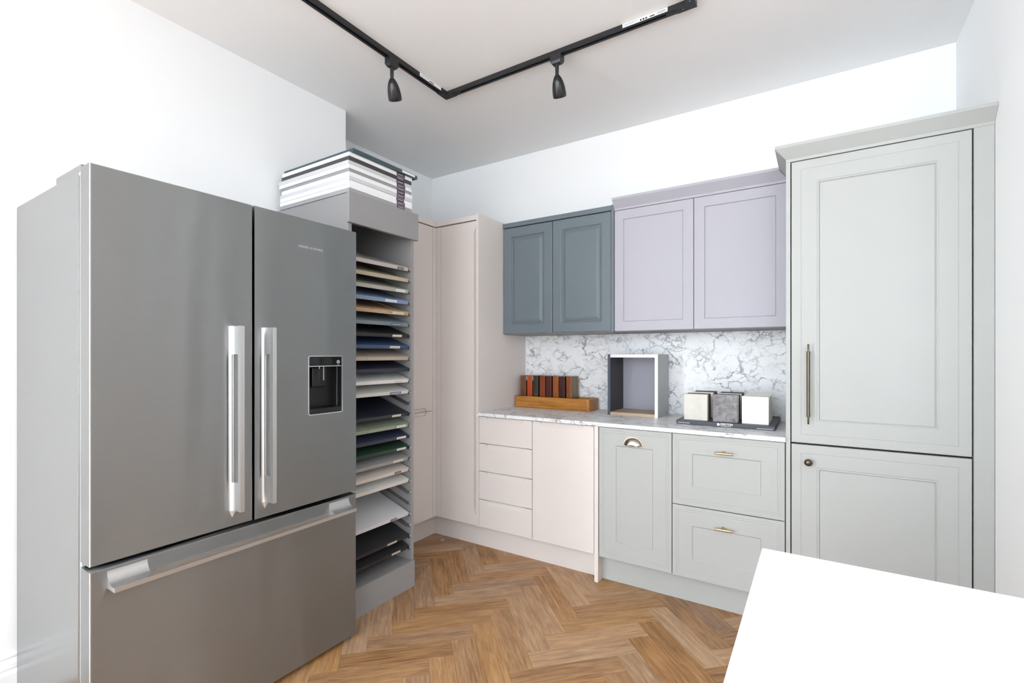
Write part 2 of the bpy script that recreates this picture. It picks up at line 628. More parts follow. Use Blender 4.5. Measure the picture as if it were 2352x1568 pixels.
# skirting along the chimney breast
bm = bmesh.new()
SK = [(0, 0), (0.02, 0), (0.02, 0.112), (0.017, 0.120), (0.012, 0.124), (0.014, 0.132), (0.013, 0.146), (0.008, 0.158), (0.006, 0.164), (0.009, 0.168), (0.008, 0.176), (0, 0.178)]
prism(bm, SK, lambda u, v, d: (XL + u, d, v), ly1 + 0.06, 1.48)
struct(mk('baseboard_left', bm, 'trim_gloss'))

# ------------------------------------------------------------------ herringbone floor
PL, PW = 0.4572, 0.1016
s2 = math.sqrt(2.0)
va = Vector((1, -1, 0)) / s2
vb = Vector((1, 1, 0)) / s2
R0 = Vector((-0.957, 2.09, 0))
def plank_mesh():
    bm = bmesh.new()
    g = 0.0002
    e = 0.0005
    x0, x1, y0, y1 = -PL / 2 + g, PL / 2 - g, -PW / 2 + g, PW / 2 - g
    lo = [bm.verts.new(p) for p in ((x0, y0, -0.009), (x1, y0, -0.009), (x1, y1, -0.009), (x0, y1, -0.009))]
    mi = [bm.verts.new(p) for p in ((x0, y0, -e), (x1, y0, -e), (x1, y1, -e), (x0, y1, -e))]
    hi = [bm.verts.new(p) for p in ((x0 + e, y0 + e, 0), (x1 - e, y0 + e, 0), (x1 - e, y1 - e, 0), (x0 + e, y1 - e, 0))]
    for a, b_ in ((lo, mi), (mi, hi)):
        for i in range(4):
            j = (i + 1) % 4
            bm.faces.new((a[i], a[j], b_[j], b_[i]))
    bm.faces.new(hi)
    bm.faces.new(lo[::-1])
    return bm
def uvs(bm):
    uv = bm.loops.layers.uv.new('grain')
    for f in bm.faces:
        for l in f.loops:
            l[uv].uv = (l.vert.co.x, l.vert.co.y)
places = []
for i in range(-8, 10):
    for k in range(-46, 12):
        Rk = R0 + Vector((PL * s2 * i, PW * s2 * k, 0))
        cA = Rk - va * PL / 2 - vb * PW / 2
        P = Rk - vb * PW
        cB = P + vb * PL / 2 + va * PW / 2
        places.append((cA, R(-45)))
        places.append((cB, R(45)))
def inside(c):
    if c.y > YB + 0.02 or c.y < YREAR - 0.02 or c.x > XFAR + 0.02:
        return False
    return c.x > (XL - 0.02 if c.y < 1.931 else XA - 0.02)
places = [p for p in places if inside(p[0])]
places.sort(key=lambda p: (p[0] - Vector((-0.9, 1.5, 0))).length)
pb = plank_mesh()
uvs(pb)
pm = bpy.data.meshes.new('plank')
pb.to_mesh(pm)
pb.free()
pm.materials.append(MATS['oak_floor'])
for c, a in places[:300]:
    o = bpy.data.objects.new('plank', pm)
    C.objects.link(o)
    o.parent = floor
    o.location = c
    o.rotation_euler = (0, 0, a)
rest = bmesh.new()
uvl = rest.loops.layers.uv.new('grain')
for c, a in places[300:]:
    pb = plank_mesh()
    Mx = Matrix.Translation(c) @ Matrix.Rotation(a, 4, 'Z')
    vm = {}
    for v in pb.verts:
        vm[v] = rest.verts.new(Mx @ v.co)
    for f in pb.faces:
        nf = rest.faces.new([vm[v] for v in f.verts])
        for l, ol in zip(nf.loops, f.loops):
            l[uvl].uv = (ol.vert.co.x, ol.vert.co.y)
    pb.free()
ro = mk('plank_field', rest, 'oak_floor', floor)
ro['kind'] = 'stuff'

# ------------------------------------------------------------------ base and tall kitchen units
YF = 2.474          # door front plane
DT = 0.020
WT = 0.8785         # worktop top
XP = -1.830         # tall beige end panel outer face

P_SAGE_BASE = [(0, 0.001), (0.001, 0), (0.017, 0), (0.019, 0.0015), (0.022, 0.0008), (0.027, 0.0008), (0.029, 0.0024), (0.032, 0.0014), (0.094, 0.0014), (0.0985, 0.007)]
P_SAGE_TALL = [(0, 0.0015), (0.0015, 0), (0.036, 0), (0.0375, 0.0014), (0.039, 0.0004), (0.095, 0.0004), (0.0975, 0.0025), (0.1015, 0.0022), (0.1035, 0.0008), (0.107, 0.007)]
P_LILAC = [(0, 0.0015), (0.0015, 0), (0.0545, 0), (0.0565, 0.0055), (0.0585, 0.0035)]
P_BLUE = [(0, 0.004), (0.002, 0.001), (0.005, 0), (0.058, 0), (0.064, 0.0015), (0.068, 0.008), (0.0735, 0.009), (0.080, 0.005), (0.094, 0.001)]
P_SLAB = [(0, 0.001), (0.001, 0)]

# --- beige drawer unit (four handleless drawers)
t = thing('drawer_cabinet', 'pale beige base unit with four handleless drawers at the left end of the worktop', 'cabinet', (-1.63, 2.77, 0.15))
mk('carcass', B((XP + 0.001, -1.4365, YF + 0.022, 3.06, 0.149, 0.857)), 'beige', t)
zs = [0.1495, 0.327, 0.506, 0.684, 0.856]
def slab_front(name, mapf, u0, u1, v0, v1, mat, parent, pull=None):
    """slab front whose top edge drops into a bevelled finger pull between pull=(ua,ub)"""
    bm = bmesh.new()
    if pull is None:
        profile_panel(bm, mapf, u0, u1, v0, v1, P_SLAB, DT)
    else:
        ua, ub = pull
        dz = 0.026
        pts = [(u0, v0), (u1, v0), (u1, v1), (ub, v1), (ub - 0.02, v1 - dz), (ua + 0.02, v1 - dz), (ua, v1), (u0, v1)]
        prism(bm, pts, mapf, 0.0, DT)
    return mk(name, bm, mat, parent, bevel=0.0008)
def finger_rail(mapf, ua, ub, v1, mat, parent):
    """sloping scoop set in the top edge, behind the cut-out"""
    bm = bmesh.new()
    dz = 0.026
    prof = [(0.0006, -dz), (DT, -dz - 0.012), (DT, -0.002), (0.012, -0.002)]
    a = [bm.verts.new(mapf(ua + 0.004, v1 + z, d)) for d, z in prof]
    b_ = [bm.verts.new(mapf(ub - 0.004, v1 + z, d)) for d, z in prof]
    bm.faces.new(a); bm.faces.new(b_[::-1])
    for i in range(4):
        j = (i + 1) % 4
        bm.faces.new((a[i], b_[i], b_[j], a[j]))
    return mk('finger_pull', bm, mat, parent)
fy = frontY(YF)
for i in range(4):
    d = slab_front('drawer', fy, -1.828, -1.438, zs[i] + 0.001, zs[i + 1] - 0.003, 'beige', t, pull=(-1.775, -1.49))
    finger_rail(fy, -1.775, -1.49, zs[i + 1] - 0.003, 'beige', d)

# --- beige door unit
t = thing('door_cabinet', 'pale beige handleless base unit with one tall plain door beside the drawers', 'cabinet', (-1.24, 2.77, 0.15))
mk('carcass', B((-1.4355, -1.039, YF + 0.022, 3.06, 0.149, 0.857)), 'beige', t)
d = slab_front('door', fy, -1.434, -1.043, 0.1495, 0.853, 'beige', t, pull=(-1.385, -1.10))
finger_rail(fy, -1.385, -1.10, 0.853, 'beige', d)

# --- end panel
tag(mk('end_panel', B((-1.038, -1.0165, 2.468, 3.06, 0.0, 0.8575)), 'beige', bevel=0.0008),
    'narrow pale beige upright panel reaching the floor between beige and grey units', 'panel')

# --- beige plinth, straight run
tag(mk('plinth', B((-2.262, -1.0385, 2.542, 2.56, 0.0, 0.1485)), 'beige'),
    'long beige plinth board along the floor under the beige drawers and door', 'plinth')
tag(mk('plinth', B((-2.280, -2.2625, 1.94, 2.56, 0.0, 0.1485)), 'beige'),
    'short shaded beige plinth board in the corner behind the display tower', 'plinth')

# --- sage door unit with cup handle
t = thing('door_cabinet', 'light grey shaker base unit with a nickel cup handle', 'cabinet', (-0.82, 2.77, 0.15))
mk('carcass', B((-1.016, -0.6215, YF + 0.022, 3.06, 0.145, 0.857)), 'carcass_grey', t)
bm = bmesh.new()
profile_panel(bm, fy, -1.0125, -0.6235, 0.1435, 0.8535, P_SAGE_BASE, DT)
door = mk('door', bm, 'sage', t)
bm = bmesh.new()          # cup pull: quarter bowl with a flange
cx_, cz_ = -0.822, 0.7705
rx, rz, ry = 0.049, 0.040, 0.026
nu, nv = 28, 10
grid = []
for i in range(nu + 1):
    th = math.pi * i / nu
    row = []
    for j in range(nv + 1):
        ph = (math.pi / 2) * j / nv
        # outer shell: flush on the door at the rim, bulging forward towards the lower lip
        rr = math.cos(ph)
        row.append(bm.verts.new((cx_ + rx * math.cos(th) * (0.30 + 0.70 * rr), YF + 0.0005 - ry * math.sin(ph) ** 0.8, cz_ + rz * math.sin(th) * rr)))
    grid.append(row)
for i in range(nu):
    for j in range(nv):
        try:
            bm.faces.new((grid[i][j], grid[i + 1][j], grid[i + 1][j + 1], grid[i][j + 1]))
        except ValueError:
            pass
bmesh.ops.remove_doubles(bm, verts=bm.verts, dist=0.0001)
cup = mk('cup_handle', bm, 'nickel', door, smooth=True)
sm = cup.modifiers.new('shell', 'SOLIDIFY')
sm.thickness = 0.0018
bm = bmesh.new()
rim = [(cx_ + (rx + 0.004) * math.cos(math.pi * i / 28), cz_ + (rz + 0.004) * math.sin(math.pi * i / 28)) for i in range(29)]
rin = [(cx_ + (rx - 0.002) * math.cos(math.pi * i / 28), cz_ + (rz - 0.002) * math.sin(math.pi * i / 28)) for i in range(28, -1, -1)]
prism(bm, rim + rin, fy, -0.0025, 0.001)
mk('handle_flange', bm, 'nickel', door)

# --- sage two-drawer unit with brass T-bars
t = thing('drawer_cabinet', 'light grey shaker base unit with two wide drawers and brass T-bar handles', 'cabinet', (-0.37, 2.77, 0.15))
mk('carcass', B((-0.6205, -0.1235, YF + 0.022, 3.06, 0.145, 0.857)), 'carcass_grey', t)
for (v0, v1, hz) in ((0.5015, 0.8535, 0.780), (0.1425, 0.4975, 0.419)):
    bm = bmesh.new()
    profile_panel(bm, fy, -0.6195, -0.1265, v0, v1, P_SAGE_BASE, DT)
    dr = mk('drawer', bm, 'sage', t)
    bm = bmesh.new()
    Mh = Matrix.Translation((-0.377, YF - 0.028, hz)) @ Matrix.Rotation(R(90), 4, 'Y')
    lathe(bm, [(0.0055, -0.039), (0.006, -0.038), (0.006, 0.038), (0.0055, 0.039)], Mh, 16)
    h = crease(mk('bar_handle', bm, 'brass', dr, smooth=True))
    bm = bmesh.new()
    Mh = Matrix.Translation((-0.377, YF + 0.002, hz)) @ Matrix.Rotation(R(90), 4, 'X')
    lathe(bm, [(0.0095, 0.0), (0.0095, 0.004), (0.0065, 0.006), (0.0065, 0.027)], Mh, 16)
    mk('handle_stem', bm, 'brass', dr)

tag(mk('plinth', B((-1.016, -0.122, 2.535, 2.553, 0.0, 0.1445)), 'sage'),
    'light grey plinth board under the grey shaker units', 'plinth')

# --- worktop and splashback
tag(mk('worktop', B((-1.838, -0.1225, 2.458, 3.06, 0.858, WT)), 'marble', bevel=0.0012, loc=(0, 0, 0)),
    'thin white marble-effect worktop over the base units', 'worktop')
o = tag(mk('splashback', B((XP + 0.001, -0.1225, 3.0605, 3.0745, WT + 0.0005, 1.384)), 'marble', loc=(0, 0, 0)),
        'grey-veined white marble splashback between worktop and wall units', 'splashback')
tag(mk('edge_trim', B((XP + 0.0005, XP + 0.005, 3.054, 3.0604, WT + 0.0005, 1.384)), 'trim_gloss'),
    'thin white upright sealing strip at the left edge of the marble splashback', 'trim')

# --- tall beige corner unit
t = thing('tall_cabinet', 'tall pale beige corner unit with one long handleless door', 'cabinet', (-2.0, 2.77, 0.149))
mk('carcass', B((-2.195, XP - 0.018, YF + 0.022, 3.07, 0.149, 2.110)), 'dark_gap', t)
mk('end_panel', B((XP - 0.018, XP, 2.468, 3.07, 0.149, 2.152)), 'beige', t, bevel=0.0008)
mk('top_rail', B((-2.214, XP - 0.0185, 2.468, 3.07, 2.1145, 2.146)), 'beige', t, bevel=0.0008)
mk('corner_filler', B((-2.214, -2.1485, YF, YF + 0.02, 0.1495, 2.109)), 'beige', t, bevel=0.0008)
bm = bmesh.new()
xe, xi = -1.8505, -1.872
pts = [(-2.146, 0.151), (xe, 0.151), (xe, 0.215), (xi, 0.250), (xi, 2.035), (xe, 2.070), (xe, 2.108), (-2.146, 2.108)]
prism(bm, pts, fy, 0.0, DT)
door = mk('door', bm, 'beige', t, bevel=0.0008)
bm = bmesh.new()          # the finger-pull strip: its face slopes back behind the door edge
a = [(xe + 0.0005, 0.0035), (xi + 0.0008, 0.013), (xi + 0.0008, DT), (xe + 0.0005, DT)]
v0 = [bm.verts.new((u, YF + d, 0.222)) for u, d in a]
v1 = [bm.verts.new((u, YF + d, 2.063)) for u, d in a]
bm.faces.new(v0); bm.faces.new(v1[::-1])
for i in range(4):
    j = (i + 1) % 4
    bm.faces.new((v0[i], v1[i], v1[j], v0[j]))
mk('finger_pull', bm, 'beige', door)

# --- return unit facing right, behind the tower
XRET = -2.194
fx = frontX(XRET)
t = thing('tall_cabinet', 'tall beige larder in the corner, two doors with a scooped recessed grip, behind the tower', 'cabinet', (-2.48, 2.2, 0.149))
mk('carcass', B((XA + 0.005, XRET - 0.022, 1.94, 2.495, 0.149, 2.110)), 'dark_gap', t)
mk('top_rail', B((XA + 0.005, XRET + 0.004, 1.938, 2.467, 2.1145, 2.146)), 'beige', t, bevel=0.0008)
mk('corner_filler', B((XRET - 0.02, XRET, 2.4435, 2.4735, 0.1495, 2.109)), 'beige', t, bevel=0.0008)
zsp = 0.8685
yn0, yn1 = 2.10, 2.385
def notch(sign):
    r_ = 0.024
    pts = []
    n = 8
    for i in range(n + 1):
        a_ = (math.pi / 2) * i / n
        pts.append((yn1 - r_ + r_ * math.cos(a_), zsp + sign * (0.0015 + r_ * math.sin(a_))))
    for i in range(n + 1):
        a_ = (math.pi / 2) * (1 - i / n)
        pts.append((yn0 + r_ - r_ * math.cos(a_), zsp + sign * (0.0015 + r_ * math.sin(a_))))
    return pts
bm = bmesh.new()
prism(bm, [(2.4405, zsp + 0.0015)] + notch(1) + [(1.942, zsp + 0.0015), (1.942, 2.108), (2.4405, 2.108)], fx, 0, DT)
mk('door', bm, 'beige', t, bevel=0.0008)
bm = bmesh.new()
prism(bm, [(2.4405, zsp - 0.0015)] + notch(-1) + [(1.942, zsp - 0.0015), (1.942, 0.151), (2.4405, 0.151)], fx, 0, DT)
mk('door', bm, 'beige', t, bevel=0.0008)
mk('recess_back', B((XRET - 0.0215, XRET - 0.014, yn0 - 0.0, yn1, zsp - 0.027, zsp - 0.003), (XRET - 0.0215, XRET - 0.014, yn0, yn1, zsp + 0.0, zsp + 0.027)), 'beige', t)

# --- cornice profile helper (front run with optional mitred left return)
def cornice(bm, x0, x1, yfront, zbase, p, yback, left=True, cope=False):
    prof = [(0.0, 0.0), (0.0, 0.0135), (0.0015, 0.0140), (p - 0.002, 0.0525), (p - 0.002, 0.0535), (p, 0.0535), (p, 0.067)]
    rows = []
    for d, z in prof:
        row = []
        xl = x0 - d if left else x0
        row.append(bm.verts.new((xl, yback, zbase + z)))
        row.append(bm.verts.new((xl, yfront - d, zbase + z)))
        row.append(bm.verts.new((x1 - (d if cope else 0), yfront - d, zbase + z)))
        row.append(bm.verts.new((x1 - (d if cope else 0), yback, zbase + z)))
        rows.append(row)
    for a_, b_ in zip(rows[:-1], rows[1:]):
        for i in range(4):
            j = (i + 1) % 4
            bm.faces.new((a_[i], a_[j], b_[j], b_[i]))
    bm.faces.new(rows[0])
    bm.faces.new(rows[-1])

# --- tall sage larder
t = thing('tall_cabinet', 'tall light grey shaker larder with cornice, bronze bar handle and round knob', 'cabinet', (0.21, 2.77, 0.0))
mk('carcass', B((-0.1035, 0.495, YF + 0.022, 3.07, 0.12, 2.105)), 'dark_gap', t)
mk('side_panel', B((-0.122, -0.1045, YF, 3.07, 0.0, 2.1075)), 'sage', t, bevel=0.0008)
mk('filler', B((0.4975, 0.5545, YF, 3.07, 0.0, 2.1075)), 'sage', t, bevel=0.0008)
mk('plinth', B((-0.103, 0.496, 2.535, 2.553, 0.0, 0.145)), 'sage', t)
bm = bmesh.new()
cornice(bm, -0.122, 0.5550, YF, 2.108, 0.041, 3.07)
mk('cornice', bm, 'sage', t)
bm = bmesh.new()
profile_panel(bm, fy, -0.1005, 0.4925, 0.860, 2.104, P_SAGE_TALL, DT)
door = mk('door', bm, 'sage', t)
bm = bmesh.new()
Mh = Matrix.Translation((-0.036, YF - 0.030, 0.0))
lathe(bm, [(0.0032, 0.947), (0.0036, 0.948), (0.0036, 0.978), (0.0066, 0.979), (0.0068, 1.263), (0.0036, 1.264), (0.0036, 1.294), (0.0032, 1.295)], Mh, 16)
crease(mk('bar_handle', bm, 'bronze', door, smooth=True))
for z in (0.985, 1.257):
    bm = bmesh.new()
    lathe(bm, [(0.0075, 0.0), (0.0045, 0.004), (0.0045, 0.031)], Matrix.Translation((-0.036, YF + 0.0006, z)) @ Matrix.Rotation(R(90), 4, 'X'), 12)
    mk('handle_post', bm, 'bronze', door)
bm = bmesh.new()
profile_panel(bm, fy, -0.1005, 0.4925, 0.149, 0.852, P_SAGE_TALL, DT)
door = mk('door', bm, 'sage', t)
bm = bmesh.new()
lathe(bm, [(0.008, 0.0), (0.0055, 0.003), (0.0055, 0.012), (0.011, 0.016), (0.0155, 0.021), (0.0155, 0.025), (0.011, 0.030), (0.005, 0.032), (0, 0.0325)],
      Matrix.Translation((-0.036, YF + 0.0005, 0.779)) @ Matrix.Rotation(R(90), 4, 'X'), 24)
mk('knob', bm, 'bronze', door, smooth=True)

# --- wall units
YW = 2.750
fw = frontY(YW)
t = thing('wall_cabinet', 'slate blue wall unit with two raised-panel doors', 'wall cabinet', (-1.44, 2.91, 1.388))
mk('carcass', B((XP + 0.001, -1.048, YW + 0.022, 3.074, 1.3855, 2.112)), 'carcass_grey', t)
mk('top_rail', B((XP + 0.001, -1.0475, YW - 0.003, 3.074, 2.1145, 2.1445)), 'blue', t, bevel=0.0008)
mk('end_panel', B((-1.047, -1.0305, YW - 0.003, 3.074, 1.3875, 2.147)), 'blue', t, bevel=0.0008)
for (u0, u1) in ((-1.827, -1.4485), (-1.4455, -1.0495)):
    bm = bmesh.new()
    profile_panel(bm, fw, u0, u1, 1.389, 2.1105, P_BLUE, DT)
    mk('door', bm, 'blue', t)
t = thing('wall_cabinet', 'pale lilac-grey wall unit with two flat-panel doors and a cornice', 'wall cabinet', (-0.58, 2.91, 1.388))
mk('carcass', B((-1.0295, -0.1225, YW + 0.022, 3.074, 1.3855, 2.107)), 'carcass_grey', t)
for (u0, u1) in ((-1.0275, -0.5765), (-0.5735, -0.124)):
    bm = bmesh.new()
    profile_panel(bm, fw, u0, u1, 1.389, 2.1055, P_LILAC, DT)
    mk('door', bm, 'lilac', t)
bm = bmesh.new()
cornice(bm, -1.029, -0.1250, YW, 2.108, 0.041, 3.074, left=False, cope=True)
mk('cornice', bm, 'lilac', t)

# ------------------------------------------------------------------ fridge
XF = -1.716
FY0, FY1 = 0.495, 1.412
t = thing('fridge_freezer', 'large stainless steel french-door fridge freezer with water dispenser', 'fridge', (-2.08, 0.955, 0.0))
ff = frontX(XF)
mk('body', B((-2.425, -1.806, FY0, FY1, 0.025, 1.778)), 'steel_side', t, bevel=0.003)
mk('gasket', B((-1.8055, -1.791, FY0 + 0.004, FY1 - 0.004, 0.03, 1.770)), 'gasket', t)
mk('inner_frame', B((-1.7905, -1.7885, FY0 + 0.012, FY1 - 0.012, 0.03, 1.765)), 'rubber_black', t)
mk('hinge_cover', B((-2.015, -1.80, FY0 + 0.004, FY0 + 0.075, 1.7785, 1.802)), 'steel_side', t, bevel=0.003, label='grey hinge cover on the left of the top')
mk('hinge_cover', B((-2.015, -1.80, FY1 - 0.075, FY1 - 0.004, 1.7785, 1.802)), 'steel_side', t, bevel=0.003)
mk('hinge_pin', B((-1.806, -1.789, FY0 + 0.002, FY0 + 0.02, 1.768, 1.7775)), 'gasket', t)
for y in (FY0 + 0.06, FY1 - 0.06):
    bm = bmesh.new()
    lathe(bm, [(0.02, 0.0), (0.02, 0.0245)], Matrix.Translation((-1.86, y, 0.0)), 16)
    mk('foot', bm, 'rubber_black', t)

def pull(bm, vert, c0, c1, s0, s1, post):
    """slotted plate standing 52 mm off the front; vert: along Z at Y=s0..s1, else along Y at Z=s0..s1"""
    dp = 0.052
    if vert:
        f = lambda a_, s, d: (XF + d, s, a_)
    else:
        f = lambda a_, s, d: (XF + d, a_, s)
    out = [(c0, 0.0), (c1, 0.0), (c1, dp), (c0, dp)]
    inn = [(c0 + post, 0.010), (c1 - post, 0.010), (c1 - post, dp - 0.015), (c0 + post, dp - 0.015)]
    V = {}
    for side, s in ((0, s0), (1, s1)):
        V[side] = ([bm.verts.new(f(a_, s, d)) for a_, d in out], [bm.verts.new(f(a_, s, d)) for a_, d in inn])
        o_, i_ = V[side]
        for k in range(4):
            j = (k + 1) % 4
            bm.faces.new((o_[k], o_[j], i_[j], i_[k]))
    for r_ in (0, 1):
        a_, b_ = V[0][r_], V[1][r_]
        for k in range(4):
            j = (k + 1) % 4
            bm.faces.new((a_[k], a_[j], b_[j], b_[k]))

def flare(bm, vert, c0, c1, post, s, sgn, w, h, run0, run1, n=7, ends='ab'):
    """concave fillet where the pull grows out of the door skin: full at the two posts, cut low along the
    grip slot, and running out into the skin past the ends by run0 / run1"""
    def prof(hmax):
        out = []
        for i in range(n + 1):
            a_ = (math.pi / 2) * i / n
            out.append((w * (1 - math.sin(a_)), min(h * (1 - math.cos(a_)), hmax)))
        return out
    full, low = prof(h), prof(0.005)
    def seg(ca, cb, pa, pb, ka, kb):
        A, Bq = [], []
        for pr_, c, k, lst in ((pa, ca, ka, A), (pb, cb, kb, Bq)):
            for (q, d) in pr_ + [(0.0, 0.0)]:
                sv = s + sgn * q * k
                dv = 0.0003 + d * k
                lst.append(bm.verts.new((XF + dv, sv, c) if vert else (XF + dv, c, sv)))
        for i in range(n + 1):
            bm.faces.new((A[i], A[i + 1], Bq[i + 1], Bq[i]))
        bm.faces.new(A)
        bm.faces.new(Bq[::-1])
    if run0:
        seg(c0 - run0, c0, full, full, 0.03, 1)
    if 'a' in ends:
        seg(c0, c0 + post, full, full, 1, 1)
    if vert:
        seg(c0 + post, c1 - post, low, low, 1, 1)
    if 'b' in ends:
        seg(c1 - post, c1, full, full, 1, 1)
    if run1:
        seg(c1, c1 + run1, full, full, 1, 0.03)

doors = []
for (y0, y1, s0) in ((FY0, 0.9530, 0.882), (0.9600, FY1, 0.998)):
    bm = bmesh.new()
    if y0 < 0.9:
        profile_panel(bm, ff, y0, y1, 0.653, 1.787, [(0, 0.003), (0.001, 0.001), (0.003, 0)], 0.072)
        d = mk('door', bm, 'steel', t)
    else:
        # right door has the dispenser opening cut through its skin
        oy0, oy1, oz0, oz1 = 1.1805, 1.3365, 1.0085, 1.2405
        xa, xb = y0, y1
        rects = [(xa, xb, 0.653, oz0), (xa, xb, oz1, 1.787), (xa, oy0, oz0, oz1), (oy1, xb, oz0, oz1)]
        us = [xa, oy0, oy1, xb]
        vs_ = [0.653, oz0, oz1, 1.787]
        V = [[[bm.verts.new(ff(u, v, d_)) for v in vs_] for u in us] for d_ in (0.0, 0.072)]
        for i in range(3):
            for j in range(3):
                if i == 1 and j == 1:
                    continue
                q = V[0]
                bm.faces.new((q[i][j], q[i + 1][j], q[i + 1][j + 1], q[i][j + 1]))
        for i in range(3):
            for j in range(3):
                q = V[1]
                bm.faces.new((q[i][j], q[i][j + 1], q[i + 1][j + 1], q[i + 1][j]))
        for i in range(3):
            for j in (0, 3):
                bm.faces.new((V[0][i][j], V[0][i + 1][j], V[1][i + 1][j], V[1][i][j]))
                bm.faces.new((V[0][j][i], V[0][j][i + 1], V[1][j][i + 1], V[1][j][i]))
        hole = [(1, 1), (2, 1), (2, 2), (1, 2)]
        bk = [bm.verts.new(ff(us[i], vs_[j], 0.070)) for i, j in hole]
        fr_ = [V[0][i][j] for i, j in hole]
        for i in range(4):
            j = (i + 1) % 4
            bm.faces.new((fr_[i], fr_[j], bk[j], bk[i]))
        bm.faces.new(bk)
        d = mk('door', bm, 'steel', t)
    doors.append(d)
    bm = bmesh.new()
    pull(bm, True, 0.709, 1.348, s0, s0 + 0.015, 0.098)
    hd_ = mk('handle', bm, 'steel_handle', d, bevel=0.0008)
    mk('handle_backplate', B((XF + 0.0105, XF + 0.0365, s0 + 0.0118, s0 + 0.0146, 0.8075, 1.2495)), 'steel', d)
    bm = bmesh.new()
    flare(bm, True, 0.709, 1.348, 0.098, s0 - 0.0003, -1, 0.013, 0.022, 0.025, 0)
    crease(mk('handle_fillet', bm, 'steel_handle', d, smooth=True))
# freezer drawer
bm = bmesh.new()
profile_panel(bm, ff, FY0, FY1, 0.022, 0.638, [(0, 0.003), (0.001, 0.001), (0.003, 0)], 0.072)
d = mk('freezer_drawer', bm, 'steel', t)
bm = bmesh.new()
pull(bm, False, 0.534, 1.372, 0.580, 0.593, 0.098)
mk('handle', bm, 'steel_handle', d, bevel=0.0008)
for e_ in 'ab':
    bm = bmesh.new()
    flare(bm, False, 0.534, 1.372, 0.098, 0.5933, 1, 0.036, 0.040, 0, 0, ends=e_)
    crease(mk('handle_fillet', bm, 'steel_handle', d, smooth=True))

# dispenser (part of the right door)
d = doors[1]
oy0, oy1, oz0, oz1 = 1.1805, 1.3365, 1.0085, 1.2405
def rrect(u0, u1, v0, v1, r_, n=5):
    pts = []
    for (cu, cv, a0) in ((u1 - r_, v1 - r_, 0), (u0 + r_, v1 - r_, 90), (u0 + r_, v0 + r_, 180), (u1 - r_, v0 + r_, 270)):
        for i in range(n + 1):
            a_ = R(a0 + 90 * i / n)
            pts.append((cu + r_ * math.cos(a_), cv + r_ * math.sin(a_)))
    return pts
def ring(bm, mapf, outer, inner, d0, d1):
    V = [[bm.verts.new(mapf(u, v, dd)) for u, v in lst] for dd in (d0, d1) for lst in (outer, inner)]
    n = len(outer)
    for a_, b_ in ((V[0], V[1]), (V[2], V[3]), (V[0], V[2]), (V[1], V[3])):
        for i in range(n):
            j = (i + 1) % n
            bm.faces.new((a_[i], a_[j], b_[j], b_[i]))
bm = bmesh.new()
ring(bm, ff, rrect(oy0 - 0.004, oy1 + 0.004, oz0 - 0.004, oz1 + 0.004, 0.009), rrect(oy0 - 0.0005, oy1 + 0.0005, oz0 - 0.0005, oz1 + 0.0005, 0.007), -0.0015, 0.004)
mk('dispenser_frame', bm, 'chrome', d)
bm = bmesh.new()      # lined alcove
box(bm, XF - 0.066, XF - 0.062, oy0, oy1, oz0, 1.200)
box(bm, XF - 0.062, XF - 0.001, oy0, oy0 + 0.003, oz0, 1.200)
box(bm, XF - 0.062, XF - 0.001, oy1 - 0.003, oy1, oz0, 1.200)
mk('dispenser_alcove', bm, 'recess_black', d)
mk('dispenser_panel', B((XF - 0.066, XF + 0.0005, oy0, oy1, 1.2035, oz1)), 'glossy_black', d, bevel=0.002)
mk('dispenser_trim', B((XF - 0.02, XF + 0.0015, oy0, oy1, 1.200, 1.2035)), 'chrome', d)
mk('drip_tray', B((XF - 0.060, XF + 0.0005, oy0, oy1, oz0, 1.030)), 'recess_black', d, bevel=0.003)
mk('dispenser_paddle', B((XF - 0.060, XF - 0.040, 1.222, 1.290, 1.112, 1.1985)), 'recess_black', d, bevel=0.006)
mk('dispenser_spout', B((XF - 0.032, XF - 0.027, 1.2655, 1.2695, 1.142, 1.1995), (XF - 0.034, XF - 0.028, 1.2455, 1.2495, 1.190, 1.1995)), 'chrome', d)
mk('alcove_strip', B((XF - 0.030, XF - 0.027, oy1 - 0.0045, oy1 - 0.0031, 1.031, 1.199)), 'chrome', d)
bm = bmesh.new()      # round icon
ic = (1.318, 1.2185)
ring(bm, ff, [(ic[0] + 0.0072 * math.cos(2 * math.pi * i / 24), ic[1] + 0.0072 * math.sin(2 * math.pi * i / 24)) for i in range(24)],
     [(ic[0] + 0.0058 * math.cos(2 * math.pi * i / 24), ic[1] + 0.0058 * math.sin(2 * math.pi * i / 24)) for i in range(24)], -0.0012, -0.0004)
prism(bm, [(ic[0] - 0.002, ic[1] - 0.003), (ic[0] + 0.002, ic[1] - 0.001), (ic[0] + 0.0008, ic[1] + 0.004)], ff, -0.0012, -0.0004)
box(bm, XF + 0.0005, XF + 0.0011, ic[0] - 0.005, ic[0] + 0.005, ic[1] - 0.0145, ic[1] - 0.0132)
mk('dispenser_icon', bm, 'print_white', d)
text_mesh('brand_lettering', 'FISHER & PAYKEL', 0.0118, 'faint_white', d, (XF + 0.0006, 1.190, 1.675), (R(90), 0, R(90)), spacing=1.25)

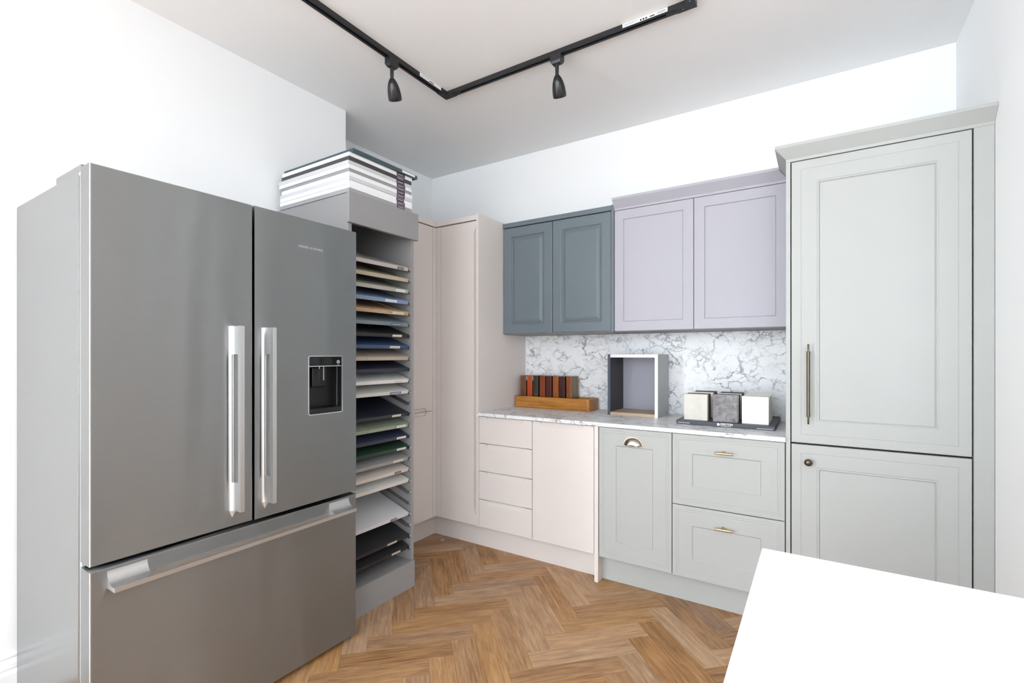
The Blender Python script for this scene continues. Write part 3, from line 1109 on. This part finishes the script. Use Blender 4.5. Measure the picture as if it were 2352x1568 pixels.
# ------------------------------------------------------------------ display tower
TX = -1.860
TY0, TY1 = 1.487, 1.917
t = thing('display_tower', 'tall grey open display tower holding tilted sample panels beside the fridge', 'display rack', (-2.14, 1.70, 0.0))
mk('side_panel', B((-2.425, TX, TY0, TY0 + 0.018, 0.0, 2.012)), 'tower_grey', t, bevel=0.0008)
mk('side_panel', B((-2.425, TX, TY1 - 0.018, TY1, 0.0, 2.012)), 'tower_grey', t, bevel=0.0008)
mk('back_panel', B((-2.425, -2.410, TY0 + 0.0185, TY1 - 0.0185, 0.14, 1.99)), 'tower_grey', t)
mk('top_panel', B((-2.425, TX - 0.001, TY0 + 0.0185, TY1 - 0.0185, 1.992, 2.012)), 'tower_grey', t)
mk('base_shelf', B((-2.409, TX - 0.006, TY0 + 0.0185, TY1 - 0.0185, 0.118, 0.136)), 'tower_grey', t, bevel=0.0008)
mk('plinth', B((TX + 0.001, TX + 0.020, TY0, 1.905, 0.0, 0.139)), 'tower_grey', t, bevel=0.0008)
mk('pelmet', B((TX + 0.0005, TX + 0.0205, 1.474, 1.933, 1.868, 2.012)), 'tower_grey', t, bevel=0.0008)
TILT = R(18)
PITCH = 0.0600
Z0 = 1.699
XB = -1.872
def bracket_mesh(side):
    bm = bmesh.new()
    s = -side
    box(bm, -0.40, -0.004, min(0, s * 0.018), max(0, s * 0.018), -0.004, -0.001)   # ledge the panel lies on
    box(bm, -0.40, 0.0, min(0, s * 0.003), max(0, s * 0.003), -0.004, 0.008)       # upright flange
    n = 8
    for i in range(n):            # upturned hook at the front
        a0 = -math.pi / 2 + math.pi * 0.95 * i / n
        a1 = -math.pi / 2 + math.pi * 0.95 * (i + 1) / n
        r0, r1 = 0.0095, 0.0116
        q = []
        for yy in (s * 0.005, s * 0.014):
            for (rr, aa) in ((r0, a0), (r1, a0), (r1, a1), (r0, a1)):
                q.append(bm.verts.new((0.001 + rr * math.cos(aa), yy, 0.0080 + rr * math.sin(aa))))
        for f in ((0, 1, 2, 3), (7, 6, 5, 4), (0, 4, 5, 1), (1, 5, 6, 2), (2, 6, 7, 3), (3, 7, 4, 0)):
            bm.faces.new([q[k] for k in f])
    bmesh.ops.recalc_face_normals(bm, faces=bm.faces)
    me = bpy.data.meshes.new('bracket')
    bm.to_mesh(me)
    bm.free()
    me.materials.append(MATS['bracket_metal'])
    return me
bmr, bml = bracket_mesh(1), bracket_mesh(-1)
for i in range(26):
    for me, y in ((bmr, TY1 - 0.0182), (bml, TY0 + 0.0182)):
        o = bpy.data.objects.new('bracket', me)
        C.objects.link(o)
        o.parent = t
        o.location = Vector((XB, y, Z0 - PITCH * i)) - OFF[t.name]
        o.rotation_euler = (0, TILT, 0)

def grooved_board(bm, splits, y0, y1, L, th, frame=0.0):
    """panel lying with its face up; splits are joints along its length"""
    edges = [y0] + splits + [y1]
    for a_, b_ in zip(edges[:-1], edges[1:]):
        g0 = 0.0012 if a_ != y0 else 0
        g1 = 0.0012 if b_ != y1 else 0
        box(bm, -L, 0, a_ + g0, b_ - g1, 0, th)
    if splits:
        box(bm, -L + 0.002, -0.002, y0 + 0.001, y1 - 0.001, 0.001, th - 0.004)
BOARDS = [  # slot, colour, label colour, (label y0,y1), kind, words
    (0, (196, 188, 182), 'label_brown', (0.105, 0.150), '', 'pinkish beige sample panel in the topmost slot of the tower'),
    (1, (188, 178, 152), None, None, '', 'khaki sample panel second from the top of the tower'),
    (2, (178, 178, 168), 'sticker_white', (0.095, 0.160), '', 'pale grey-green sample panel third from the top of the tower'),
    (3, (132, 150, 182), 'sticker_white', (0.02, 0.10), '', 'light blue sample panel with a white sticker, high in the tower'),
    (4, 'oak_pale', 'label_cream', (0.07, 0.15), 'shaker', 'oak wood sample panel under the light blue one in the tower'),
    (5, (122, 136, 144), 'label_blue', (0.06, 0.14), '', 'slate blue-grey sample panel under the oak one in the tower'),
    (6, (44, 44, 46), 'label_cream', (0.07, 0.135), '', 'black sample panel above the mid-blue one in the tower'),
    (7, (62, 82, 116), 'label_cream', (0.052, 0.122), '', 'mid-blue sample panel under the upper black one in the tower'),
    (8, (186, 172, 156), None, None, 'joint', 'taupe sample panel with a dark joint across it in the tower'),
    (9, (44, 48, 62), None, None, '', 'dark navy sample panel between the taupe and white ones in the tower'),
    (10, (226, 226, 224), 'label_cream', (0.08, 0.14), '', 'white sample panel in the middle of the tower under a navy one'),
    (11, (212, 210, 204), 'label_blue', (0.052, 0.130), '', 'off-white sample panel with a blue sticker in the tower'),
    (13, (38, 42, 54), 'label_cream', (0.068, 0.13), '', 'near-black navy sample panel under the empty slot, above the sage one'),
    (14, (148, 158, 138), 'sticker_white', (0.10, 0.165), 'joint3', 'sage green grooved sample panel in the tower'),
    (15, (52, 58, 78), 'sticker_white', (0.10, 0.165), '', 'navy sample panel between the sage and dark green ones in the tower'),
    (16, (40, 66, 52), 'sticker_white', (0.10, 0.165), '', 'dark green sample panel in the tower'),
    (17, (158, 157, 156), 'label_cream', (0.075, 0.145), '', 'mid-grey sample panel under the dark green one in the tower'),
    (18, (218, 208, 200), 'label_brown', (0.085, 0.13), '', 'cream sample panel with a brown sticker in the tower'),
    (19, (222, 220, 214), None, None, '', 'white sample panel under the cream one in the tower'),
    (22, (222, 222, 224), 'label_brown', (0.055, 0.10), '', 'large white sample panel low in the tower between empty slots'),
    (24, (52, 52, 54), 'label_cream', (0.035, 0.10), '', 'charcoal sample panel second from the bottom of the tower'),
    (25, (48, 47, 47), 'label_cream', (0.065, 0.125), '', 'charcoal sample panel in the lowest slot of the tower'),
]
for (slot, col, lab, ly, kind, words) in BOARDS:
    if isinstance(col, tuple):
        mn = 'panel_paint_%d' % slot
        plain(mn, col, 0.42, mottle=0.008)
    else:
        mn = col
    root = thing('sample_board', words, 'sample panel', (XB, (TY0 + TY1) / 2, Z0 - PITCH * slot), group='sample panels in the tower')
    root.rotation_euler = (0, TILT, 0)
    OFF[root.name] = Vector((0, 0, 0))
    bm = bmesh.new()
    hw, L, th = 0.186, 0.42, 0.019
    if kind == 'joint':
        grooved_board(bm, [-0.092], -hw, hw, L, th)
    elif kind == 'joint3':
        grooved_board(bm, [-0.092, 0.092], -hw, hw, L, th)
    elif kind == 'shaker':
        profile_panel(bm, lambda u, v, d: (v, u, th - d), -hw, hw, -L, 0, [(0, 0.0008), (0.0008, 0), (0.05, 0), (0.052, 0.005)], th)
    else:
        box(bm, -L, 0, -hw, hw, 0, th)
    mk('board', bm, mn, root, bevel=0.001)
    if lab:
        lb = mk('sticker', B((0.0002, 0.0008, ly[0], ly[1], 0.0035, 0.0150)), lab, root)
        ink = {'sticker_white': 'faint_ink', 'label_cream': 'faint_ink', 'label_blue': 'sticker_white', 'label_brown': 'sticker_white'}[lab]
        m_ = (ly[1] - ly[0]) * 0.10
        mk('sticker_print', B((0.0008, 0.0010, ly[0] + m_, ly[1] - m_, 0.0078, 0.0100)), ink, lb)

# ------------------------------------------------------------------ stack of sample panels on the tower
STACK = [  # thickness, colour, label
    (0.0195, (160, 160, 161), 'grey sample panel at the bottom of the stack on the tower'),
    (0.0192, (240, 240, 240), 'white sample panel second from the bottom of the stack on the tower'),
    (0.0192, (243, 243, 243), 'white sample panel third from the bottom of the stack on the tower'),
    (0.0182, (208, 207, 212), 'pale lilac-grey sample panel low in the stack on the tower'),
    (0.0205, (240, 240, 241), 'white sample panel just under the mid-grey one in the stack'),
    (0.0150, (150, 150, 151), 'thin mid-grey sample panel in the middle of the stack on the tower'),
    (0.0190, (238, 238, 239), 'white sample panel just above the mid-grey one in the stack'),
    (0.0200, (204, 204, 205), 'light grey sample panel under the charcoal one in the stack'),
    (0.0190, (62, 62, 66), 'charcoal sample panel near the top of the stack on the tower'),
    (0.0190, (240, 240, 240), 'white sample panel just under the teal one in the stack'),
    (0.0190, (58, 78, 86), 'dark teal sample panel on top of the stack, pushed forward'),
]
z = 2.0125
jx = [0.0, 0.002, -0.001, 0.002, 0.0, -0.002, 0.001, -0.003, -0.001, 0.0, 0.012]
jl = [0.555, 0.558, 0.55, 0.556, 0.54, 0.548, 0.56, 0.565, 0.54, 0.535, 0.55]
for i, (th, col, words) in enumerate(STACK):
    mn = 'stack_paint_%d' % i
    plain(mn, col, 0.42, mottle=0.008)
    xf_ = -1.852 + jx[i]
    y0, y1 = (1.483 + random.uniform(-0.002, 0.002), 1.897 + random.uniform(-0.004, 0.004))
    if i == 10:
        y0, y1 = 1.497, 1.925
    root = thing('sample_board', words, 'sample panel', (xf_ - jl[i] / 2, (y0 + y1) / 2, z), group='sample panels stacked on the tower')
    mk('board', B((xf_ - jl[i], xf_, y0, y1, z, z + th - 0.0004)), mn, root, bevel=0.001)
    if i == 10:
        s_ = mk('sticker', B((xf_ + 0.0002, xf_ + 0.001, 1.812, 1.905, z + 0.005, z + 0.0155)), 'sticker_white', root)
    else:
        a_ = 1.785 + random.uniform(-0.003, 0.003)
        s_ = mk('sticker', B((xf_ + 0.0002, xf_ + 0.001, a_, a_ + 0.058 + random.uniform(-0.004, 0.004), z + 0.0008, z + th - 0.0012)), 'label_purple', root)
        mk('sticker_print', B((xf_ + 0.001, xf_ + 0.0014, a_ + 0.008, a_ + 0.046, z + th * 0.50, z + th * 0.60)), 'sticker_white', s_)
    z += th

# ------------------------------------------------------------------ things on the worktop
ZT = WT + 0.0003
# oak tray with stained blocks
TX0, TX1, TYa, TYb = -1.822, -1.246, 2.882, 3.046
t = thing('block_tray', 'honey oak tray with rounded corners at the left end of the marble worktop', 'tray', ((TX0 + TX1) / 2, (TYa + TYb) / 2, ZT))
fzz = lambda u, v, d: (u, v, ZT + d)
bm = bmesh.new()
ring(bm, fzz, rrect(TX0, TX1, TYa, TYb, 0.02), rrect(TX0 + 0.028, TX1 - 0.028, TYa + 0.028, TYb - 0.012, 0.006), 0.0, 0.078)
mk('tray_rim', bm, 'tray_oak', t, bevel=0.003)
mk('tray_base', B((TX0 + 0.02, TX1 - 0.02, TYa + 0.02, TYb - 0.008, ZT + 0.002, ZT + 0.018)), 'tray_oak', t)
XS = [(-1.793, -1.748), (-1.737, -1.697), (-1.687, -1.648), (-1.636, -1.594), (-1.585, -1.543), (-1.533, -1.490), (-1.484, -1.442), (-1.431, -1.391)]
WORDS = ['brown walnut stained wood block at the left end of the oak tray', 'bright orange-red stained wood block, second from the left in the oak tray',
         'dark grey-green stained wood block, third from the left in the oak tray', 'reddish-brown stained wood block beside the grey-green one in the oak tray',
         'dark mahogany stained wood block in the middle of the oak tray', 'amber stained wood block right of the mahogany one in the oak tray',
         'very dark brown stained wood block, second from the right in the oak tray', 'amber-fronted stained wood block with an olive side, at the right end']
for i, ((x0, x1), wd) in enumerate(zip(XS, WORDS)):
    y0, y1 = 2.922, 3.026
    zt_ = ZT + 0.019
    top = 1.102 - random.uniform(0, 0.003)
    root = thing('wood_block', wd, 'wood sample', ((x0 + x1) / 2, (y0 + y1) / 2, zt_), group='stained wood blocks in the oak tray')
    mk('block', B((x0, x1 - 0.004, y0, y1, zt_, top)), 'stained_%d' % i, root, bevel=0.0015)
    mk('face_veneer', B((x1 - 0.0038, x1, y0, y1, zt_, top - 0.0005)), 'stained_olive' if i == 7 else 'stained_%d' % i, root)
    if i in (0, 1):
        mk('sticker', B((x1 + 0.0001, x1 + 0.0007, y0 + 0.004, y0 + 0.05, top - 0.034, top - 0.004)), 'sticker_white', root)

# open cubby sample box
CX0, CX1, CY0, CY1, CZ = -1.093, -0.786, 2.808, 3.046, 1.250
t = thing('sample_box', 'small open cube of mixed finishes, navy, white and oak, on the worktop', 'sample box', ((CX0 + CX1) / 2, (CY0 + CY1) / 2, ZT))
mk('left_side', B((CX0, CX0 + 0.006, CY0, CY1, ZT, CZ), (CX0 + 0.006, CX0 + 0.017, CY0, CY0 + 0.002, ZT, CZ)), 'cubby_navy', t)
mk('left_lining', B((CX0 + 0.0062, CX0 + 0.017, CY0 + 0.0022, CY1, ZT, CZ)), 'cubby_charcoal', t)
mk('right_side', B((CX1 - 0.018, CX1 - 0.0005, CY0, CY1, ZT, CZ)), 'cubby_white', t, bevel=0.0006)
mk('right_facing', B((CX1 - 0.0004, CX1, CY0 + 0.002, CY1, ZT, CZ)), 'cubby_side', t)
mk('top', B((CX0 + 0.0172, CX1 - 0.0182, CY0, CY1, CZ - 0.019, CZ)), 'cubby_pale', t, bevel=0.0006)
mk('shelf', B((CX0 + 0.0172, CX1 - 0.0182, CY0, CY1 - 0.006, ZT, ZT + 0.019)), 'cubby_oak', t, bevel=0.0006)
mk('back', B((CX0 + 0.0172, CX1 - 0.0182, CY1 - 0.0058, CY1, ZT, CZ - 0.0192)), 'cubby_lilac_grey', t)

# stone tile stand
DX0, DX1, DY0, DY1, DZ = -0.642, -0.176, 2.645, 3.045, 0.0215
t = thing('tile_stand', 'dark graphite display stand for stone tiles with white lettering, by the larder', 'display stand', ((DX0 + DX1) / 2, (DY0 + DY1) / 2, ZT))
mk('base', B((DX0, DX1, DY0, DY1, ZT, ZT + DZ)), 'tray_graphite', t, bevel=0.002)
mk('back_lip', B((DX0 + 0.004, DX1 - 0.004, DY1 - 0.012, DY1 - 0.004, ZT + DZ, ZT + DZ + 0.004)), 'tray_graphite', t)
text_mesh('lettering', 'DEKTON', 0.0132, 'print_white', t, (-0.3925, DY0 - 0.0004, ZT + 0.0140), (R(90), 0, 0), spacing=1.12, bold=0.0003)
bm = bmesh.new()      # the D-shaped emblem, two leaves
lx, lz = -0.438, ZT + 0.0055
pts = [(lx, lz), (lx, lz + 0.0125)]
for i in range(9):
    a_ = R(90 - 180 * i / 8)
    pts.append((lx + 0.006 + 0.008 * math.cos(a_), lz + 0.00625 + 0.00625 * math.sin(a_)))
prism(bm, pts, frontY(DY0), -0.0008, -0.0001)
e_ = mk('emblem', bm, 'print_white', t)
bm = bmesh.new()
prism(bm, [(lx + 0.005, lz + 0.0035), (lx + 0.0085, lz + 0.0062), (lx + 0.005, lz + 0.009), (lx + 0.0042, lz + 0.009), (lx + 0.0075, lz + 0.0062), (lx + 0.0042, lz + 0.0035)], frontY(DY0), -0.0012, -0.0008)
mk('emblem_cut', bm, 'tray_graphite', e_)
mk('small_print', B((-0.421, -0.371, DY0 - 0.0006, DY0 - 0.0001, ZT + 0.0042, ZT + 0.0058)), 'print_white', t)
mk('small_print', B((-0.633, -0.573, DY0 - 0.0006, DY0 - 0.0001, ZT + 0.0070, ZT + 0.0088)), 'print_white', t)
mk('small_print', B((-0.256, -0.186, DY0 - 0.0006, DY0 - 0.0001, ZT + 0.0050, ZT + 0.0068)), 'print_white', t)
GR = [(-0.609, -0.491, 'left', ['tile_cream', 'tile_tan', 'tile_beige', 'tile_dark', 'tile_white', 'tile_tan', 'tile_dark'], [2.678, 2.694, 2.708, 2.765, 2.825, 2.87, 2.96]),
      (-0.464, -0.347, 'middle', ['tile_slate', 'tile_beige', 'tile_white', 'tile_dark', 'tile_white', 'tile_dark', 'tile_dark'], [2.678, 2.696, 2.712, 2.775, 2.83, 2.87, 2.94]),
      (-0.326, -0.206, 'right', ['tile_polished', 'tile_white', 'tile_tan', 'tile_white', 'tile_beige', 'tile_beige', 'tile_white'], [2.678, 2.696, 2.73, 2.765, 2.80, 2.84, 2.88])]
TNAME = {'tile_cream': 'cream veined', 'tile_slate': 'mottled grey', 'tile_polished': 'glossy polished white', 'tile_tan': 'tan', 'tile_beige': 'beige', 'tile_dark': 'dark grey', 'tile_white': 'white'}
ORD = ['front', 'second', 'third', 'fourth', 'fifth', 'sixth', 'rearmost']
for (x0, x1, side, mats, ys) in GR:
    for i, (m_, y) in enumerate(zip(mats, ys)):
        dx = random.uniform(-0.0015, 0.0015) if i else 0
        th = 0.011
        bm = B((x0 + dx, x1 + dx, y, y + th, ZT + DZ + 0.0004, ZT + DZ + 0.1375))
        o = mk('stone_tile', bm, m_, bevel=0.0008)
        where = 'front tile' if i == 0 else ('%s tile from the front' % ORD[i] if i < 6 else 'rearmost tile')
        tag(o, '%s stone sample, %s in the stand\'s %s row' % (TNAME[m_], where, side), 'stone sample', 'stone tiles in the dark stand')

# ------------------------------------------------------------------ island
t = thing('island', 'white island worktop corner in the right foreground', 'island', (0.43, 0.6, 0.0))
mk('top', B((-0.086, 0.95, 0.22, 0.978, 0.87, 0.90)), 'island_white', t, bevel=0.003)
mk('body', B((-0.045, 0.92, 0.26, 0.94, 0.10, 0.8695)), 'tower_grey', t)
mk('plinth', B((0.0, 0.88, 0.31, 0.89, 0.0, 0.0995)), 'tower_grey', t)

# ------------------------------------------------------------------ ceiling track and spot heads
ZTR = CEIL - 0.021
TXL, TYT, TXR = -1.7925, 2.1125, -0.4500
TWD = 0.035
t = thing('lighting_track', 'black ceiling lighting track bent at right angles', 'track', (TXL, TYT, CEIL))
def rail(bm, mapf, l0, l1):
    h = 0.0208
    hw = TWD / 2
    prof = [(-hw, 0), (-hw, -h), (-0.0065, -h), (-0.0065, -h + 0.004), (-0.0095, -h + 0.004), (-0.0095, -0.004), (0.0095, -0.004), (0.0095, -h + 0.004), (0.0065, -h + 0.004), (0.0065, -h), (hw, -h), (hw, 0)]
    a_ = [bm.verts.new(mapf(q, zz, l0)) for q, zz in prof]
    b_ = [bm.verts.new(mapf(q, zz, l1)) for q, zz in prof]
    n = len(prof)
    for i in range(n):
        j = (i + 1) % n
        bm.faces.new((a_[i], a_[j], b_[j], b_[i]))
    bm.faces.new(a_)
    bm.faces.new(b_[::-1])
ZC = CEIL - 0.0002
for mp_, l0, l1 in ((lambda q, zz, l: (TXL + q, l, ZC + zz), -0.2, TYT - 0.05),
                    (lambda q, zz, l: (l, TYT + q, ZC + zz), TXL + 0.05, TXR - 0.05),
                    (lambda q, zz, l: (TXR + q, l, ZC + zz), -0.2, TYT - 0.05)):
    bm = bmesh.new()
    rail(bm, mp_, l0, l1)
    mk('rail', bm, 'track_black', t)
hw = TWD / 2 + 0.0012
for xc, sx in ((TXL, 1), (TXR, -1)):
    bm = bmesh.new()
    pts = [(xc - sx * hw, TYT + hw), (xc + sx * 0.062, TYT + hw), (xc + sx * 0.062, TYT - hw), (xc + sx * hw, TYT - hw), (xc + sx * hw, TYT - 0.062), (xc - sx * hw, TYT - 0.062)]
    prism(bm, pts, lambda u, v, d: (u, v, ZC - d), 0.0, 0.0225)
    cn = mk('corner_connector', bm, 'track_black', t, bevel=0.0006)
    for (px, py) in ((xc + sx * 0.034, TYT), (xc, TYT - 0.034)):
        bm = bmesh.new()
        lathe(bm, [(0.0028, 0.0), (0.0028, 0.001)], Matrix.Translation((px, py, ZC - 0.0236)), 12)
        mk('screw', bm, 'chrome', cn)
    mk('contact_tongue', B((min(xc + sx * 0.062, xc + sx * 0.105), max(xc + sx * 0.062, xc + sx * 0.105), TYT - 0.006, TYT + 0.006, ZC - 0.0225, ZC - 0.006)), 'track_black', cn)
# paper stickers on the inner faces of the rails
s_ = mk('sticker', B((-0.745, -0.545, TYT - TWD / 2 - 0.0006, TYT - TWD / 2 - 0.0001, ZC - 0.0185, ZC - 0.001)), 'sticker_white', t)
bm = bmesh.new()
for k in range(3):
    box(bm, -0.665 + 0.012 * k, -0.657 + 0.012 * k, TYT - TWD / 2 - 0.0010, TYT - TWD / 2 - 0.0006, ZC - 0.0165, ZC - 0.0085)
box(bm, -0.738, -0.675, TYT - TWD / 2 - 0.0010, TYT - TWD / 2 - 0.0006, ZC - 0.0085, ZC - 0.0070)
box(bm, -0.738, -0.69, TYT - TWD / 2 - 0.0010, TYT - TWD / 2 - 0.0006, ZC - 0.013, ZC - 0.0118)
box(bm, -0.622, -0.60, TYT - TWD / 2 - 0.0010, TYT - TWD / 2 - 0.0006, ZC - 0.0150, ZC - 0.0100)
box(bm, -0.590, -0.552, TYT - TWD / 2 - 0.0010, TYT - TWD / 2 - 0.0006, ZC - 0.0085, ZC - 0.0065)
box(bm, -0.590, -0.552, TYT - TWD / 2 - 0.0010, TYT - TWD / 2 - 0.0006, ZC - 0.0135, ZC - 0.0115)
mk('sticker_print', bm, 'ink', s_)
s_ = mk('sticker', B((TXL + TWD / 2 + 0.0001, TXL + TWD / 2 + 0.0006, 1.875, 2.045, ZC - 0.0185, ZC - 0.001)), 'sticker_white', t)
bm = bmesh.new()
for k in range(3):
    box(bm, TXL + TWD / 2 + 0.0006, TXL + TWD / 2 + 0.0010, 1.950 + 0.012 * k, 1.958 + 0.012 * k, ZC - 0.0155, ZC - 0.0085)
box(bm, TXL + TWD / 2 + 0.0006, TXL + TWD / 2 + 0.0010, 1.885, 1.94, ZC - 0.0095, ZC - 0.008)
mk('sticker_print', bm, 'ink', s_)

def spot(name, label, x, y, along_y, away, lean):
    t = thing(name, label, 'spotlight', (x, y, CEIL - 0.021), group='spot heads on the ceiling track')
    z1 = CEIL - 0.0212
    a_, b_ = (0.019, 0.030) if along_y else (0.030, 0.019)
    bm = bmesh.new()
    pts = [(-1, -1), (1, -1), (1, 1), (-1, 1)]
    lv = [(1.0, 0.0), (1.0, -0.030), (0.72, -0.042)]
    rows = [[bm.verts.new((x + px * a_ * (k if i < 2 else k), y + py * b_ * k, z1 + dz)) for px, py in pts] for i, (k, dz) in enumerate(lv)]
    for r0, r1 in zip(rows[:-1], rows[1:]):
        for i in range(4):
            j = (i + 1) % 4
            bm.faces.new((r0[i], r0[j], r1[j], r1[i]))
    bm.faces.new(rows[0]); bm.faces.new(rows[-1])
    mk('adapter', bm, 'track_black', t, bevel=0.001)
    bm = bmesh.new()
    lathe(bm, [(0.010, -0.040), (0.0095, -0.050), (0.0085, -0.095), (0.007, -0.100)], Matrix.Translation((x, y, z1)), 16)
    mk('stem', bm, 'track_black', t, smooth=False)
    Mh = Matrix.Translation((x, y, z1 - 0.096)) @ Matrix.Rotation(lean, 4, Vector((-0.538, 0.843, 0))) @ Matrix.Rotation(away, 4, Vector((0.843, 0.538, 0)))
    prof = [(0.0, 0.006), (0.008, 0.004), (0.014, -0.002), (0.021, -0.014), (0.027, -0.030), (0.0315, -0.050), (0.0335, -0.070), (0.034, -0.083), (0.0335, -0.0835),
            (0.0335, -0.085), (0.034, -0.0855), (0.0335, -0.096), (0.031, -0.098), (0.030, -0.096), (0.0285, -0.075), (0.0, -0.07)]
    bm = bmesh.new()
    lathe(bm, prof, Mh, 32)
    hd = mk('head', bm, 'lamp_black', t, smooth=True)
    md = hd.modifiers.new('crease', 'EDGE_SPLIT')
    md.split_angle = R(35)
    bm = bmesh.new()
    lathe(bm, [(0.027, -0.0745), (0.024, -0.082), (0.0, -0.086)], Mh, 24)
    mk('lamp_face', bm, 'sticker_white', hd, smooth=True)
spot('spotlight', 'black bullet spotlight on the left arm of the ceiling track', TXL, 1.695, True, R(38), R(-2))
spot('spotlight', 'black bullet spotlight on the far arm of the ceiling track, tilted', -1.085, TYT, False, R(34), R(-14))

# ------------------------------------------------------------------ tiny scrap on the floor in the corner
bm = bmesh.new()
lathe(bm, [(0.0, 0.0), (0.011, 0.0005), (0.014, 0.002), (0.011, 0.003), (0.0, 0.0032)], Matrix.Translation((-2.13, 2.47, 0.0004)) @ Matrix.Rotation(R(0), 4, 'Z'), 14)
tag(mk('cap', bm, 'metal_fleck', smooth=True), 'tiny pale plastic cap lying on the floor in the far corner', 'cap')
